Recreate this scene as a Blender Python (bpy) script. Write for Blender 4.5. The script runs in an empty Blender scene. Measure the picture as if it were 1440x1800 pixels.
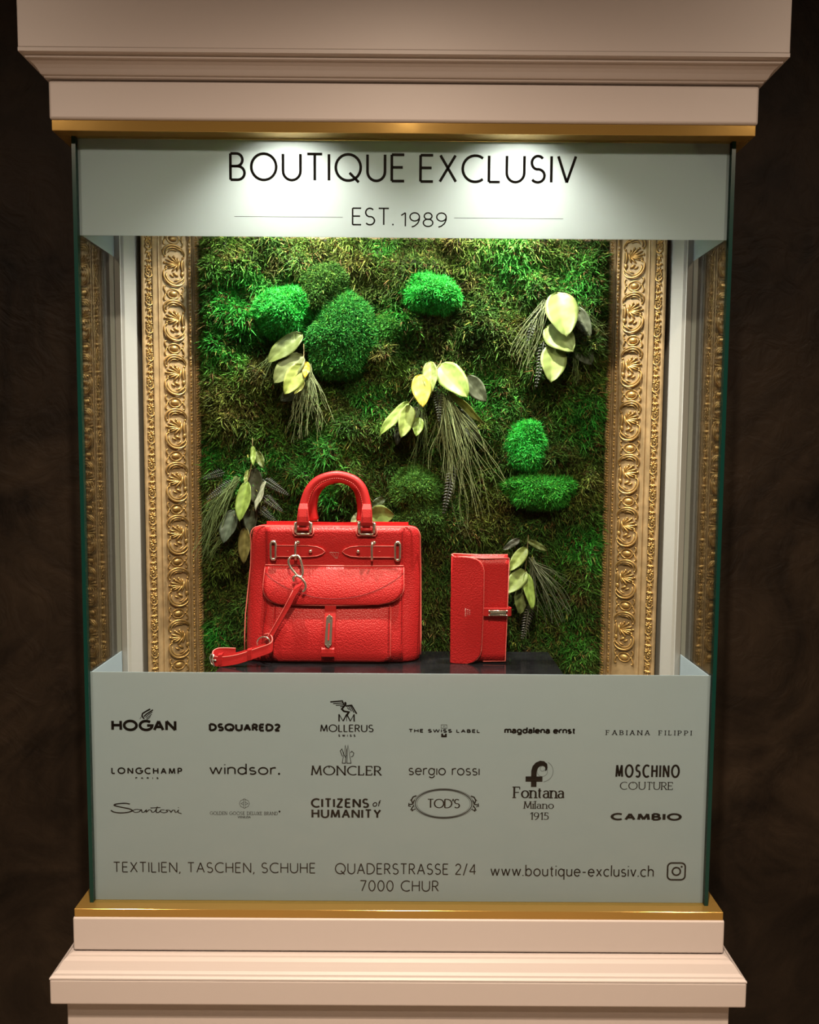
import bpy, bmesh, math, random
import numpy as np
from mathutils import Vector, Matrix

SC = bpy.context.scene
C = SC.collection
PI = math.pi

# ------------------------------------------------------------------ camera
cam_d = bpy.data.cameras.new('camera')
cam = bpy.data.objects.new('camera', cam_d)
C.objects.link(cam)
YAW, PITCH, ROLL = 0.00261, -0.07577, 0.00702
_f = Vector((math.sin(YAW) * math.cos(PITCH), math.cos(YAW) * math.cos(PITCH), math.sin(PITCH)))
_r = Vector((math.cos(YAW), -math.sin(YAW), 0))
_u = _r.cross(_f)
_r2 = math.cos(ROLL) * _r + math.sin(ROLL) * _u
_u2 = -math.sin(ROLL) * _r + math.cos(ROLL) * _u
cam.matrix_world = Matrix(((_r2.x, _u2.x, -_f.x, 0.00933), (_r2.y, _u2.y, -_f.y, -1.29489),
                           (_r2.z, _u2.z, -_f.z, 1.6), (0, 0, 0, 1)))
cam_d.sensor_fit = 'VERTICAL'
cam_d.sensor_height = 24.0
cam_d.lens = 24.0 * 1396.5 / 1800.0
cam_d.clip_start = 0.02
SC.camera = cam

# ------------------------------------------------------------------ world, exposure, lamps
world = bpy.data.worlds.new('World')
SC.world = world
world.use_nodes = True
bg = world.node_tree.nodes['Background']
bg.inputs[0].default_value = (1.0, 0.72, 0.48, 1)
bg.inputs[1].default_value = 0.035
SC.view_settings.view_transform = 'Standard'
SC.view_settings.look = 'None'
SC.view_settings.gamma = 1.0
SC.view_settings.use_curve_mapping = False
SC.view_settings.exposure = 0.0
SC.cycles.max_bounces = 4
SC.cycles.diffuse_bounces = 2
SC.cycles.glossy_bounces = 3
SC.cycles.transparent_max_bounces = 12
SC.cycles.caustics_reflective = False
SC.cycles.caustics_refractive = False

ROOM_LAMP_W = 222.0
CASE_LAMP_W = 44.0
CASE_X = (-0.185, 0.185)


def spot(name, loc, aim, watts, color, angle, blend, radius):
    d = bpy.data.lights.new(name, 'SPOT')
    d.energy = watts
    d.color = color
    d.spot_size = math.radians(angle)
    d.spot_blend = blend
    d.shadow_soft_size = radius
    o = bpy.data.objects.new(name, d)
    C.objects.link(o)
    o.location = loc
    o.rotation_euler = (Vector(aim) - Vector(loc)).to_track_quat('-Z', 'Y').to_euler()
    return o


ROOM_LAMPS = ((0.0, -1.10, 0.90, 123), (0.0, -1.70, 0.20, 123), (-1.15, -1.20, 0.21, 165), (1.15, -1.20, 0.24, 165))      # x, y, share, beam; the side pair is added to brighten the cornice
for _x, _y, _k, _b in ROOM_LAMPS:
    spot('ceiling_lamp_light', (_x, _y, 2.775), (_x * 0.9, _y + 0.25, 0.3), ROOM_LAMP_W * _k, (1.0, 0.76, 0.56), _b, 1.0, 0.03)
for _x in CASE_X:
    spot('case_lamp_light', (_x, 0.098, 2.157), (_x * 0.85, 0.140, 1.25), CASE_LAMP_W, (1.0, 0.92, 0.80), 122, 1.0, 0.012)

# ------------------------------------------------------------------ materials


def new_mat(name):
    m = bpy.data.materials.new(name)
    m.use_nodes = True
    nt = m.node_tree
    p = nt.nodes['Principled BSDF']
    return m, nt, p


def pmat(name, col, rough=0.5, metal=0.0, spec=0.5, bump=None, var=None, coat=0.0):
    """Principled material; bump=(kind, scale, strength, distance); var=(scale, amount) colour variation."""
    m, nt, p = new_mat(name)
    p.inputs['Base Color'].default_value = (*col, 1)
    p.inputs['Roughness'].default_value = rough
    p.inputs['Metallic'].default_value = metal
    p.inputs['Specular IOR Level'].default_value = spec
    p.inputs['Coat Weight'].default_value = coat
    tc = nt.nodes.new('ShaderNodeTexCoord')
    if bump:
        kind, sc, st, dist = bump
        if kind == 'voronoi':
            t = nt.nodes.new('ShaderNodeTexVoronoi')
            t.feature = 'SMOOTH_F1'
            t.inputs['Smoothness'].default_value = 0.4
            out = t.outputs['Distance']
        else:
            t = nt.nodes.new('ShaderNodeTexNoise')
            t.inputs['Detail'].default_value = 5
            out = t.outputs['Fac']
        t.inputs['Scale'].default_value = sc
        nt.links.new(tc.outputs['Object'], t.inputs['Vector'])
        b = nt.nodes.new('ShaderNodeBump')
        b.inputs['Strength'].default_value = st
        b.inputs['Distance'].default_value = dist
        b.invert = kind == 'voronoi'
        nt.links.new(out, b.inputs['Height'])
        nt.links.new(b.outputs['Normal'], p.inputs['Normal'])
    if var:
        sc, amt = var
        t = nt.nodes.new('ShaderNodeTexNoise')
        t.inputs['Scale'].default_value = sc
        t.inputs['Detail'].default_value = 6
        nt.links.new(tc.outputs['Object'], t.inputs['Vector'])
        r = nt.nodes.new('ShaderNodeValToRGB')
        r.color_ramp.elements[0].position = 0.35
        r.color_ramp.elements[1].position = 0.7
        r.color_ramp.elements[0].color = (*[c * (1 - amt) for c in col], 1)
        r.color_ramp.elements[1].color = (*[min(1, c * (1 + amt)) for c in col], 1)
        nt.links.new(t.outputs['Fac'], r.inputs['Fac'])
        nt.links.new(r.outputs['Color'], p.inputs['Base Color'])
    return m


def glass_mat(name, tint):
    """Sheet glass: clear straight through, mirror reflection by Fresnel on both faces."""
    m = bpy.data.materials.new(name)
    m.use_nodes = True
    nt = m.node_tree
    nt.nodes.clear()
    o = nt.nodes.new('ShaderNodeOutputMaterial')
    mix = nt.nodes.new('ShaderNodeMixShader')
    tr = nt.nodes.new('ShaderNodeBsdfTransparent')
    tr.inputs[0].default_value = (*tint, 1)
    gl = nt.nodes.new('ShaderNodeBsdfGlossy')
    gl.inputs['Roughness'].default_value = 0.0
    gl.inputs[0].default_value = (1, 1, 1, 1)
    fr = nt.nodes.new('ShaderNodeFresnel')
    geo = nt.nodes.new('ShaderNodeNewGeometry')
    mr = nt.nodes.new('ShaderNodeMapRange')
    mr.inputs['To Min'].default_value = 1.5
    mr.inputs['To Max'].default_value = 1 / 1.5
    nt.links.new(geo.outputs['Backfacing'], mr.inputs['Value'])
    nt.links.new(mr.outputs['Result'], fr.inputs['IOR'])
    nt.links.new(fr.outputs[0], mix.inputs[0])
    nt.links.new(tr.outputs[0], mix.inputs[1])
    nt.links.new(gl.outputs[0], mix.inputs[2])
    nt.links.new(mix.outputs[0], o.inputs[0])
    return m


def film_mat(name, dcol, tcol, fac):
    m = bpy.data.materials.new(name)
    m.use_nodes = True
    nt = m.node_tree
    nt.nodes.clear()
    o = nt.nodes.new('ShaderNodeOutputMaterial')
    mix = nt.nodes.new('ShaderNodeMixShader')
    d = nt.nodes.new('ShaderNodeBsdfDiffuse')
    d.inputs[0].default_value = (*dcol, 1)
    t = nt.nodes.new('ShaderNodeBsdfTranslucent')
    t.inputs[0].default_value = (*tcol, 1)
    mix.inputs[0].default_value = fac
    nt.links.new(d.outputs[0], mix.inputs[1])
    nt.links.new(t.outputs[0], mix.inputs[2])
    nt.links.new(mix.outputs[0], o.inputs[0])
    return m


def attr_mat(name, rough=0.8, transl=0.25, spec=0.2):
    """Colour from the mesh attribute Col (plant colour, with highlights painted in on moss blades)."""
    m, nt, p = new_mat(name)
    a = nt.nodes.new('ShaderNodeAttribute')
    a.attribute_name = 'Col'
    nt.links.new(a.outputs['Color'], p.inputs['Base Color'])
    p.inputs['Roughness'].default_value = rough
    p.inputs['Specular IOR Level'].default_value = spec
    t = nt.nodes.new('ShaderNodeBsdfTranslucent')
    nt.links.new(a.outputs['Color'], t.inputs[0])
    mix = nt.nodes.new('ShaderNodeMixShader')
    mix.inputs[0].default_value = transl
    o = nt.nodes['Material Output']
    nt.links.new(p.outputs[0], mix.inputs[1])
    nt.links.new(t.outputs[0], mix.inputs[2])
    nt.links.new(mix.outputs[0], o.inputs[0])
    return m


def plaster_mat():
    m, nt, p = new_mat('dark_trowelled_plaster')
    tc = nt.nodes.new('ShaderNodeTexCoord')
    n1 = nt.nodes.new('ShaderNodeTexNoise')
    n1.inputs['Scale'].default_value = 3.2
    n1.inputs['Detail'].default_value = 9
    n1.inputs['Roughness'].default_value = 0.62
    n1.inputs['Distortion'].default_value = 1.6
    nt.links.new(tc.outputs['Object'], n1.inputs['Vector'])
    r = nt.nodes.new('ShaderNodeValToRGB')
    e = r.color_ramp.elements
    e[0].position, e[0].color = 0.32, (0.0045, 0.0027, 0.0015, 1)
    e[1].position, e[1].color = 0.80, (0.050, 0.034, 0.021, 1)
    nt.links.new(n1.outputs['Fac'], r.inputs['Fac'])
    n2 = nt.nodes.new('ShaderNodeTexNoise')
    n2.inputs['Scale'].default_value = 14
    n2.inputs['Detail'].default_value = 8
    n2.inputs['Distortion'].default_value = 2.5
    nt.links.new(tc.outputs['Object'], n2.inputs['Vector'])
    b = nt.nodes.new('ShaderNodeBump')
    b.inputs['Strength'].default_value = 0.35
    b.inputs['Distance'].default_value = 0.01
    nt.links.new(n2.outputs['Fac'], b.inputs['Height'])
    nt.links.new(b.outputs['Normal'], p.inputs['Normal'])
    nt.links.new(r.outputs['Color'], p.inputs['Base Color'])
    p.inputs['Roughness'].default_value = 0.6
    p.inputs['Specular IOR Level'].default_value = 0.25
    return m


M = {}
M['paint'] = pmat('cream_satin_paint', (0.72, 0.66, 0.64), 0.42, bump=('noise', 60, 0.06, 0.002))
M['white'] = pmat('white_painted_wood', (0.50, 0.487, 0.472), 0.5, bump=('noise', 40, 0.05, 0.002))
M['plaster'] = plaster_mat()
M['room'] = pmat('warm_room_plaster', (0.24, 0.18, 0.13), 0.8, bump=('noise', 20, 0.1, 0.003))
M['floor'] = pmat('pale_stone_floor', (0.42, 0.33, 0.25), 0.45, bump=('noise', 30, 0.1, 0.002), var=(6, 0.2))
M['brass'] = pmat('polished_brass', (0.62, 0.40, 0.11), 0.13, metal=0.62, bump=('noise', 25, 0.05, 0.002))
M['glass'] = glass_mat('clear_float_glass', (0.955, 0.985, 0.970))
M['edge'] = pmat('green_glass_edge', (0.004, 0.045, 0.036), 0.25, spec=0.5)
M['film'] = film_mat('frosted_white_film', (0.55, 0.665, 0.76), (0.77, 0.80, 0.80), 0.42)
M['print'] = pmat('black_vinyl_print', (0.004, 0.003, 0.003), 0.6, spec=0.08)
M['gold'] = pmat('antique_gilding', (0.60, 0.37, 0.13), 0.34, metal=0.60, bump=('noise', 300, 0.15, 0.0006), var=(38, 0.28))
M['gold_ground'] = pmat('matt_gilt_ground', (0.50, 0.34, 0.18), 0.50, metal=0.30, bump=('noise', 500, 0.3, 0.0006), var=(60, 0.18))
M['gold_dark'] = pmat('worn_dark_gilding', (0.36, 0.20, 0.07), 0.35, metal=0.7, var=(50, 0.3))
M['moss'] = attr_mat('moss_fronds', 0.75, 0.22, 0.25)
M['cushion'] = attr_mat('cushion_moss', 0.8, 0.2, 0.15)
M['leaf'] = attr_mat('preserved_leaf', 0.45, 0.25, 0.4)
M['grass'] = attr_mat('dried_grass', 0.6, 0.15, 0.3)
M['soil'] = pmat('moss_backing', (0.012, 0.014, 0.006), 0.9, bump=('noise', 90, 0.6, 0.01), var=(30, 0.5))
M['leather'] = pmat('red_pebbled_leather', (0.52, 0.017, 0.020), 0.43, spec=0.40, bump=('voronoi', 400, 0.6, 0.0010))
M['leather_s'] = pmat('red_smooth_leather', (0.52, 0.019, 0.021), 0.45, spec=0.35, bump=('voronoi', 600, 0.3, 0.0006))
M['edge_paint'] = pmat('coral_edge_paint', (0.80, 0.17, 0.15), 0.4)
M['thread'] = pmat('dark_red_thread', (0.16, 0.004, 0.006), 0.7)
M['thread_l'] = pmat('light_red_thread', (0.80, 0.10, 0.08), 0.6)
M['nickel'] = pmat('polished_pale_metal', (0.84, 0.76, 0.64), 0.20, metal=0.9)
M['silver'] = pmat('silver_foil', (0.62, 0.42, 0.38), 0.4, metal=0.5)
M['black_gloss'] = pmat('black_lacquer', (0.010, 0.010, 0.012), 0.12, spec=0.5, var=(25, 0.4))
M['lamp_body'] = pmat('grey_lamp_housing', (0.5, 0.5, 0.5), 0.4, metal=0.6)
M['plastic'] = pmat('dark_bracket_plastic', (0.05, 0.05, 0.045), 0.5)


def emit_mat(name, col, st):
    m, nt, p = new_mat(name)
    p.inputs['Emission Color'].default_value = (*col, 1)
    p.inputs['Emission Strength'].default_value = st
    return m


M['lamp_on'] = emit_mat('lit_lamp_lens', (1.0, 0.80, 0.58), 25.0)
M['case_on'] = emit_mat('lit_case_lamp_lens', (1.0, 0.93, 0.82), 18.0)

# ------------------------------------------------------------------ helpers


def tag(o, label=None, cat=None, group=None, kind=None):
    if label:
        o['label'] = label
    if cat:
        o['category'] = cat
    if group:
        o['group'] = group
    if kind:
        o['kind'] = kind
    return o


def empty(name, loc=(0, 0, 0)):
    o = bpy.data.objects.new(name, None)
    C.objects.link(o)
    o.location = loc
    o.empty_display_size = 0.05
    return o


def put(o, parent):
    C.objects.link(o)
    if parent is not None:
        base = parent
        off = Vector((0, 0, 0))
        while base is not None:
            off += base.location
            base = base.parent
        o.parent = parent
        o.location = o.location - off
    return o


class MB:
    """Collects vertices and faces in world coordinates."""

    def __init__(self):
        self.v = []
        self.f = []

    def add(self, vs, fs):
        n = len(self.v)
        self.v += [tuple(p) for p in vs]
        self.f += [tuple(i + n for i in q) for q in fs]
        return self

    def box(self, x0, x1, y0, y1, z0, z1):
        v = [(x, y, z) for z in (z0, z1) for y in (y0, y1) for x in (x0, x1)]
        return self.add(v, [(0, 2, 3, 1), (4, 5, 7, 6), (0, 1, 5, 4), (2, 6, 7, 3), (0, 4, 6, 2), (1, 3, 7, 5)])

    def tube(self, pts, r, n=8, closed=False, flat=1.0, cap=True, up=None):
        """Tube through pts; r a number or a list; flat squeezes the second axis."""
        pts = [Vector(p) for p in pts]
        k = len(pts)
        rs = r if isinstance(r, (list, tuple)) else [r] * k
        vs, fs = [], []
        ref = Vector(up) if up is not None else None
        prev = None
        for i in range(k):
            if closed:
                t = pts[(i + 1) % k] - pts[i - 1]
            else:
                t = pts[min(i + 1, k - 1)] - pts[max(i - 1, 0)]
            if t.length < 1e-9:
                t = Vector((0, 0, 1))
            t.normalize()
            if ref is not None:
                a = ref - t * ref.dot(t)
            elif prev is None:
                a = Vector((0, 1, 0)) if abs(t.y) < 0.9 else Vector((1, 0, 0))
                a = a - t * a.dot(t)
            else:
                a = prev - t * prev.dot(t)
            if a.length < 1e-6:
                a = Vector((1, 0, 0)) - t * t.x
            a.normalize()
            prev = a
            b = t.cross(a)
            for j in range(n):
                w = 2 * PI * j / n
                vs.append(pts[i] + a * (math.cos(w) * rs[i] * flat) + b * (math.sin(w) * rs[i]))
        m = k if closed else k - 1
        for i in range(m):
            i2 = (i + 1) % k
            for j in range(n):
                j2 = (j + 1) % n
                fs.append((i * n + j, i * n + j2, i2 * n + j2, i2 * n + j))
        if not closed and cap:
            fs.append(tuple(range(n - 1, -1, -1)))
            fs.append(tuple(range((k - 1) * n, k * n)))
        return self.add(vs, fs)

    def ell(self, c, ax, nu=10, nv=6):
        """Ellipsoid; ax = three axis vectors."""
        c = Vector(c)
        A = [Vector(a) for a in ax]
        vs = [c + A[2]]
        for i in range(1, nv):
            t = PI * i / nv
            for j in range(nu):
                w = 2 * PI * j / nu
                vs.append(c + A[0] * (math.sin(t) * math.cos(w)) + A[1] * (math.sin(t) * math.sin(w)) + A[2] * math.cos(t))
        vs.append(c - A[2])
        fs = []
        for j in range(nu):
            fs.append((0, 1 + j, 1 + (j + 1) % nu))
        for i in range(nv - 2):
            for j in range(nu):
                a, b = 1 + i * nu + j, 1 + i * nu + (j + 1) % nu
                fs.append((a, a + nu, b + nu, b))
        e = len(vs) - 1
        s = 1 + (nv - 2) * nu
        for j in range(nu):
            fs.append((e, s + (j + 1) % nu, s + j))
        return self.add(vs, fs)

    def ribbon(self, pts, wid, t, normals=None):
        """Strap of thickness t; wid[i] = half-width vector at pts[i]."""
        pts = [Vector(p) for p in pts]
        wid = [Vector(w) for w in wid]
        k = len(pts)
        vs, fs = [], []
        for i in range(k):
            d = (pts[min(i + 1, k - 1)] - pts[max(i - 1, 0)]).normalized()
            nn = d.cross(wid[i]).normalized() * (t / 2)
            vs += [pts[i] - wid[i] - nn, pts[i] + wid[i] - nn, pts[i] + wid[i] + nn, pts[i] - wid[i] + nn]
        for i in range(k - 1):
            for j in range(4):
                a, b = i * 4 + j, i * 4 + (j + 1) % 4
                fs.append((a, b, b + 4, a + 4))
        fs += [(3, 2, 1, 0), tuple(range(4 * k - 4, 4 * k))]
        return self.add(vs, fs)

    def build(self, name, mat, parent=None, smooth=False, bevel=0.0, seg=2, sub=0, loc=None):
        me = bpy.data.meshes.new(name)
        off = Vector(loc) if loc is not None else Vector((0, 0, 0))
        if loc is None and self.v:
            a = np.array(self.v)
            off = Vector((a[:, 0].min() + a[:, 0].max(), a[:, 1].min() + a[:, 1].max(), 2 * a[:, 2].min())) * 0.5
        me.from_pydata([(p[0] - off[0], p[1] - off[1], p[2] - off[2]) for p in self.v], [], self.f)
        me.validate()
        bm = bmesh.new()
        bm.from_mesh(me)
        bmesh.ops.recalc_face_normals(bm, faces=bm.faces)
        bm.to_mesh(me)
        bm.free()
        me.materials.append(mat)
        o = bpy.data.objects.new(name, me)
        o.location = off
        if bevel:
            md = o.modifiers.new('bevel', 'BEVEL')
            md.width = bevel
            md.segments = seg
            md.limit_method = 'ANGLE'
            md.angle_limit = math.radians(40)
        if sub:
            md = o.modifiers.new('subd', 'SUBSURF')
            md.levels = md.render_levels = sub
        if smooth:
            for p in me.polygons:
                p.use_smooth = True
        return put(o, parent)


def smooth_path(pts, n=6, closed=False):
    """Catmull-Rom through pts."""
    P = [Vector(p) for p in pts]
    k = len(P)
    out = []
    m = k if closed else k - 1
    for i in range(m):
        p0 = P[i - 1] if (closed or i > 0) else P[0] * 2 - P[1]
        p1 = P[i]
        p2 = P[(i + 1) % k]
        p3 = P[(i + 2) % k] if (closed or i + 2 < k) else P[-1] * 2 - P[-2]
        for j in range(n):
            t = j / n
            out.append(0.5 * ((2 * p1) + (p2 - p0) * t + (2 * p0 - 5 * p1 + 4 * p2 - p3) * t * t + (3 * p1 - p0 - 3 * p2 + p3) * t ** 3))
    if not closed:
        out.append(P[-1])
    return out


def interp(tab, t):
    """Piecewise-linear table [(t, v), ...]."""
    if t <= tab[0][0]:
        return tab[0][1]
    for (a, va), (b, vb) in zip(tab, tab[1:]):
        if t <= b:
            return va + (vb - va) * (t - a) / (b - a)
    return tab[-1][1]


def panel(name, zs, xl, xr, yf, t, mat, parent, nx=24, smooth=True, bevel=0.0):
    """Sheet between xl(z) and xr(z), front surface y = yf(x, z), thickness t backwards."""
    mb = MB()
    vs, fs = [], []
    nz = len(zs)
    for s in (0, 1):
        for z in zs:
            a, b = xl(z), xr(z)
            for i in range(nx + 1):
                x = a + (b - a) * i / nx
                vs.append((x, yf(x, z) + s * t, z))
    w = nx + 1
    N = nz * w
    for s in (0, 1):
        for j in range(nz - 1):
            for i in range(nx):
                q = (s * N + j * w + i, s * N + j * w + i + 1, s * N + (j + 1) * w + i + 1, s * N + (j + 1) * w + i)
                fs.append(q if s == 0 else q[::-1])
    rim = [j * w for j in range(nz)] + [(nz - 1) * w + i for i in range(1, w)] + [j * w + nx for j in range(nz - 2, -1, -1)] + [i for i in range(nx - 1, 0, -1)]
    for a, b in zip(rim, rim[1:] + rim[:1]):
        fs.append((a, b, b + N, a + N))
    mb.add(vs, fs)
    return mb.build(name, mat, parent, smooth=smooth, bevel=bevel)


def stitches(name, path, mat, parent, step=0.0032, dash=0.0020, r=0.00048, lift=0.0004, nrm=(0, -1, 0)):
    """A row of thread stitches along a dense path."""
    mb = MB()
    P = [Vector(p) + Vector(nrm) * lift for p in path]
    d = 0.0
    nxt = 0.0
    for a, b in zip(P, P[1:]):
        L = (b - a).length
        while nxt <= d + L and L > 0:
            t = (nxt - d) / L
            p = a + (b - a) * t
            q = p + (b - a).normalized() * dash
            mb.tube([p, q], r, 4)
            nxt += step
        d += L
    return mb.build(name, mat, parent)


def vnoise(x, y, seed, cell):
    """Smooth value noise for numpy arrays, range 0..1."""
    rs = np.random.RandomState(seed)
    T = rs.rand(64, 64)
    u, v = x / cell, y / cell
    i, j = np.floor(u).astype(int), np.floor(v).astype(int)
    fu, fv = u - i, v - j
    fu = fu * fu * (3 - 2 * fu)
    fv = fv * fv * (3 - 2 * fv)
    a, b = T[i % 64, j % 64], T[(i + 1) % 64, j % 64]
    c, d = T[i % 64, (j + 1) % 64], T[(i + 1) % 64, (j + 1) % 64]
    return (a * (1 - fu) + b * fu) * (1 - fv) + (c * (1 - fu) + d * fu) * fv


def np_mesh(name, V, F, col, mat, parent=None, loc=(0, 0, 0), smooth=False):
    """Triangle mesh from numpy arrays with one colour per vertex."""
    me = bpy.data.meshes.new(name)
    V = V - np.array(loc)
    me.vertices.add(len(V))
    me.vertices.foreach_set('co', V.astype(np.float32).ravel())
    me.loops.add(F.size)
    me.loops.foreach_set('vertex_index', F.astype(np.int32).ravel())
    me.polygons.add(len(F))
    me.polygons.foreach_set('loop_start', np.arange(0, F.size, F.shape[1], dtype=np.int32))
    if smooth:
        me.polygons.foreach_set('use_smooth', np.ones(len(F), dtype=bool))
    me.update(calc_edges=True)
    at = me.color_attributes.new('Col', 'FLOAT_COLOR', 'POINT')
    at.data.foreach_set('color', np.concatenate([col, np.ones((len(col), 1))], 1).astype(np.float32).ravel())
    me.materials.append(mat)
    o = bpy.data.objects.new(name, me)
    o.location = loc
    return put(o, parent)


# ================================================================== the room
def struct(name, mb, mat, **k):
    return tag(mb.build(name, mat, None, **k), kind='structure')


_w = MB()
_w.box(-3.2, 3.2, 0.30, 0.40, 0.0, 2.80)
struct('wall_back', _w, M['plaster'])
_w = MB()
_w.box(-3.2, 3.2, -4.6, 0.30, -0.05, 0.0)
struct('floor', _w, M['floor'])
_w = MB()
_w.box(-3.2, 3.2, -4.6, 0.30, 2.80, 2.85)
struct('ceiling', _w, M['room'])
_w = MB()
_w.box(-3.2, 3.2, -4.7, -4.6, 0.0, 2.80)
struct('wall_front', _w, M['room'])
_w = MB()
_w.box(-3.3, -3.2, -4.6, 0.3, 0.0, 2.80)
struct('wall_left', _w, M['room'])
_w = MB()
_w.box(3.2, 3.3, -4.6, 0.3, 0.0, 2.80)
struct('wall_right', _w, M['room'])
for (_x, _y, _k, _b), _lb in zip(ROOM_LAMPS, ('nearest the front of the display case', 'behind the viewer', 'added on the left to brighten the cornice', 'added on the right to brighten the cornice')):
    _e = tag(empty('ceiling_lamp', (_x, _y, 2.785)), 'round recessed ceiling spotlight, the one ' + _lb, 'lamp', 'ceiling spotlights')
    mb = MB()
    mb.tube([(_x + 0.034 * math.cos(a * PI / 12), _y + 0.034 * math.sin(a * PI / 12), 2.796) for a in range(24)], 0.006, 8, closed=True)
    mb.build('trim_ring', M['lamp_body'], _e, smooth=True)
    mb = MB()
    mb.ell((_x, _y, 2.797), ((0.028, 0, 0), (0, 0.028, 0), (0, 0, 0.003)), 20, 6)
    mb.build('lens', M['lamp_on'], _e, smooth=True)

# ================================================================== the display case
case = tag(empty('display_case', (0, 0.13, 0)), 'cream-painted wall display case with glass front, brass strips and printed frosted bands', 'display case')
HG = 0.525           # half width of the glass box
YB = 0.295           # back of the case (against the wall)


def ring_profile(name, prof, mat, smooth=False):
    """Moulding of profile [(projection, z), ...] running round left side, front and right side."""
    mb = MB()
    vs, fs = [], []
    k = len(prof)
    for p, z in prof:
        vs += [(-HG - p, YB, z), (-HG - p, -p, z), (HG + p, -p, z), (HG + p, YB, z)]
    for i in range(k - 1):
        for j in range(3):
            a = i * 4 + j
            fs.append((a, a + 1, a + 5, a + 4))
    fs.append((0, 1, 2, 3))
    fs.append(tuple((k - 1) * 4 + j for j in (3, 2, 1, 0)))
    for i in range(k - 1):
        fs.append((i * 4 + 3, i * 4, i * 4 + 4, i * 4 + 7))
    mb.add(vs, fs)
    return mb.build(name, mat, case, smooth=smooth)


def slab_part(name, p, z0, z1, mat, bevel=0.002):
    mb = MB()
    mb.box(-HG - p, HG + p, -p, YB, z0, z1)
    return mb.build(name, mat, case, bevel=bevel, seg=3)


def u_part(name, p, z0, z1, mat, bevel=0.0, inner=0.0145):
    """Board running round left side, front and right side, open behind (the case is hollow there)."""
    xi = HG - 0.010
    o = [(-HG - p, YB), (-HG - p, -p), (HG + p, -p), (HG + p, YB), (xi, YB), (xi, inner), (-xi, inner), (-xi, YB)]
    mb = MB()
    vs = [(x, y, z) for z in (z0, z1) for x, y in o]
    fs = [(i, (i + 1) % 8, 8 + (i + 1) % 8, 8 + i) for i in range(8)]
    for k, r in ((0, 1), (8, -1)):
        for q in ((0, 1, 6, 7), (1, 2, 5, 6), (2, 3, 4, 5)):
            fs.append(tuple(i + k for i in q)[::r])
    mb.add(vs, fs)
    return mb.build(name, mat, case, bevel=bevel, seg=3)


slab_part('cornice_block', 0.0545, 2.2005, 2.80, M['paint'], 0.0015)
ring_profile('cornice_moulding', [(0.0242, 2.1690), (0.0275, 2.1690), (0.0285, 2.1715), (0.0310, 2.1722), (0.0325, 2.1745), (0.0350, 2.1790), (0.0385, 2.1835), (0.0425, 2.1868),
                                  (0.0440, 2.1885), (0.0472, 2.1893), (0.0480, 2.1930), (0.0500, 2.1945), (0.0545, 2.1950), (0.0545, 2.2005)], M['paint'])
u_part('frieze_board', 0.0240, 2.1085, 2.1665, M['paint'], 0.004)
u_part('shadow_gap', 0.0200, 2.1665, 2.1690, M['paint'])
u_part('brass_strip', 0.0212, 2.0925, 2.1085, M['brass'], 0.0008)
slab_part('brass_strip', 0.0187, 0.8195, 0.8335, M['brass'], 0.0008)
slab_part('plinth_board', 0.0210, 0.7625, 0.8195, M['paint'], 0.003)
mb = MB()
mb.box(-HG - 0.014, HG + 0.014, -0.014, YB, 0.7595, 0.7625)
mb.build('shadow_gap', M['paint'], case)
ring_profile('base_moulding', [(0.0495, 0.7300), (0.0495, 0.7325), (0.0470, 0.7345), (0.0455, 0.7345), (0.0445, 0.7375), (0.0425, 0.7385), (0.0405, 0.7405), (0.0370, 0.7460), (0.0330, 0.7520),
                               (0.0295, 0.7555), (0.0275, 0.7560), (0.0265, 0.7580), (0.0225, 0.7595)], M['paint'])
slab_part('base_board', 0.0495, 0.6870, 0.7300, M['paint'], 0.003)
slab_part('base_body', 0.0300, 0.0, 0.6870, M['paint'], 0.002)

# --- glass
ZT, ZU, ZL, ZB = 2.0925, 1.9420, 1.2300, 0.8335
mb = MB()
mb.box(-HG + 0.0062, HG - 0.0062, 0.0, 0.008, ZB, ZT)
front = tag(mb.build('front_pane', M['glass'], case), 'clear glass front pane with frosted printed bands')
for s in (-1, 1):
    mb = MB()
    x0, x1 = sorted((s * HG, s * (HG - 0.0062)))
    mb.box(x0, x1, 0.0, 0.0085, ZB, ZT)
    tag(mb.build('polished_edge', M['edge'], front), 'green polished glass edge')
    mb = MB()
    x0, x1 = sorted((s * (HG - 0.0062), s * (HG - 0.0082)))
    mb.box(x0, x1, 0.0087, 0.150, ZB, ZT)
    side = tag(mb.build('side_pane', M['glass'], case), 'clear glass side pane')
    for z0, z1 in ((ZU, ZT - 0.0005), (ZB + 0.0005, ZL)):
        mb = MB()
        x0, x1 = sorted((s * (HG - 0.0087), s * (HG - 0.0095)))
        mb.box(x0, x1, 0.0099, 0.150, z0, z1)
        tag(mb.build('frosted_band', M['film'], side), 'white frosted band on the side pane')
for z0, z1 in ((ZU, ZT - 0.0005), (ZB + 0.0005, ZL)):
    mb = MB()
    mb.box(-HG + 0.0064, HG - 0.0064, 0.0086, 0.0094, z0, z1)
    tag(mb.build('frosted_band', M['film'], front), 'white frosted band with black lettering')

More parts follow.
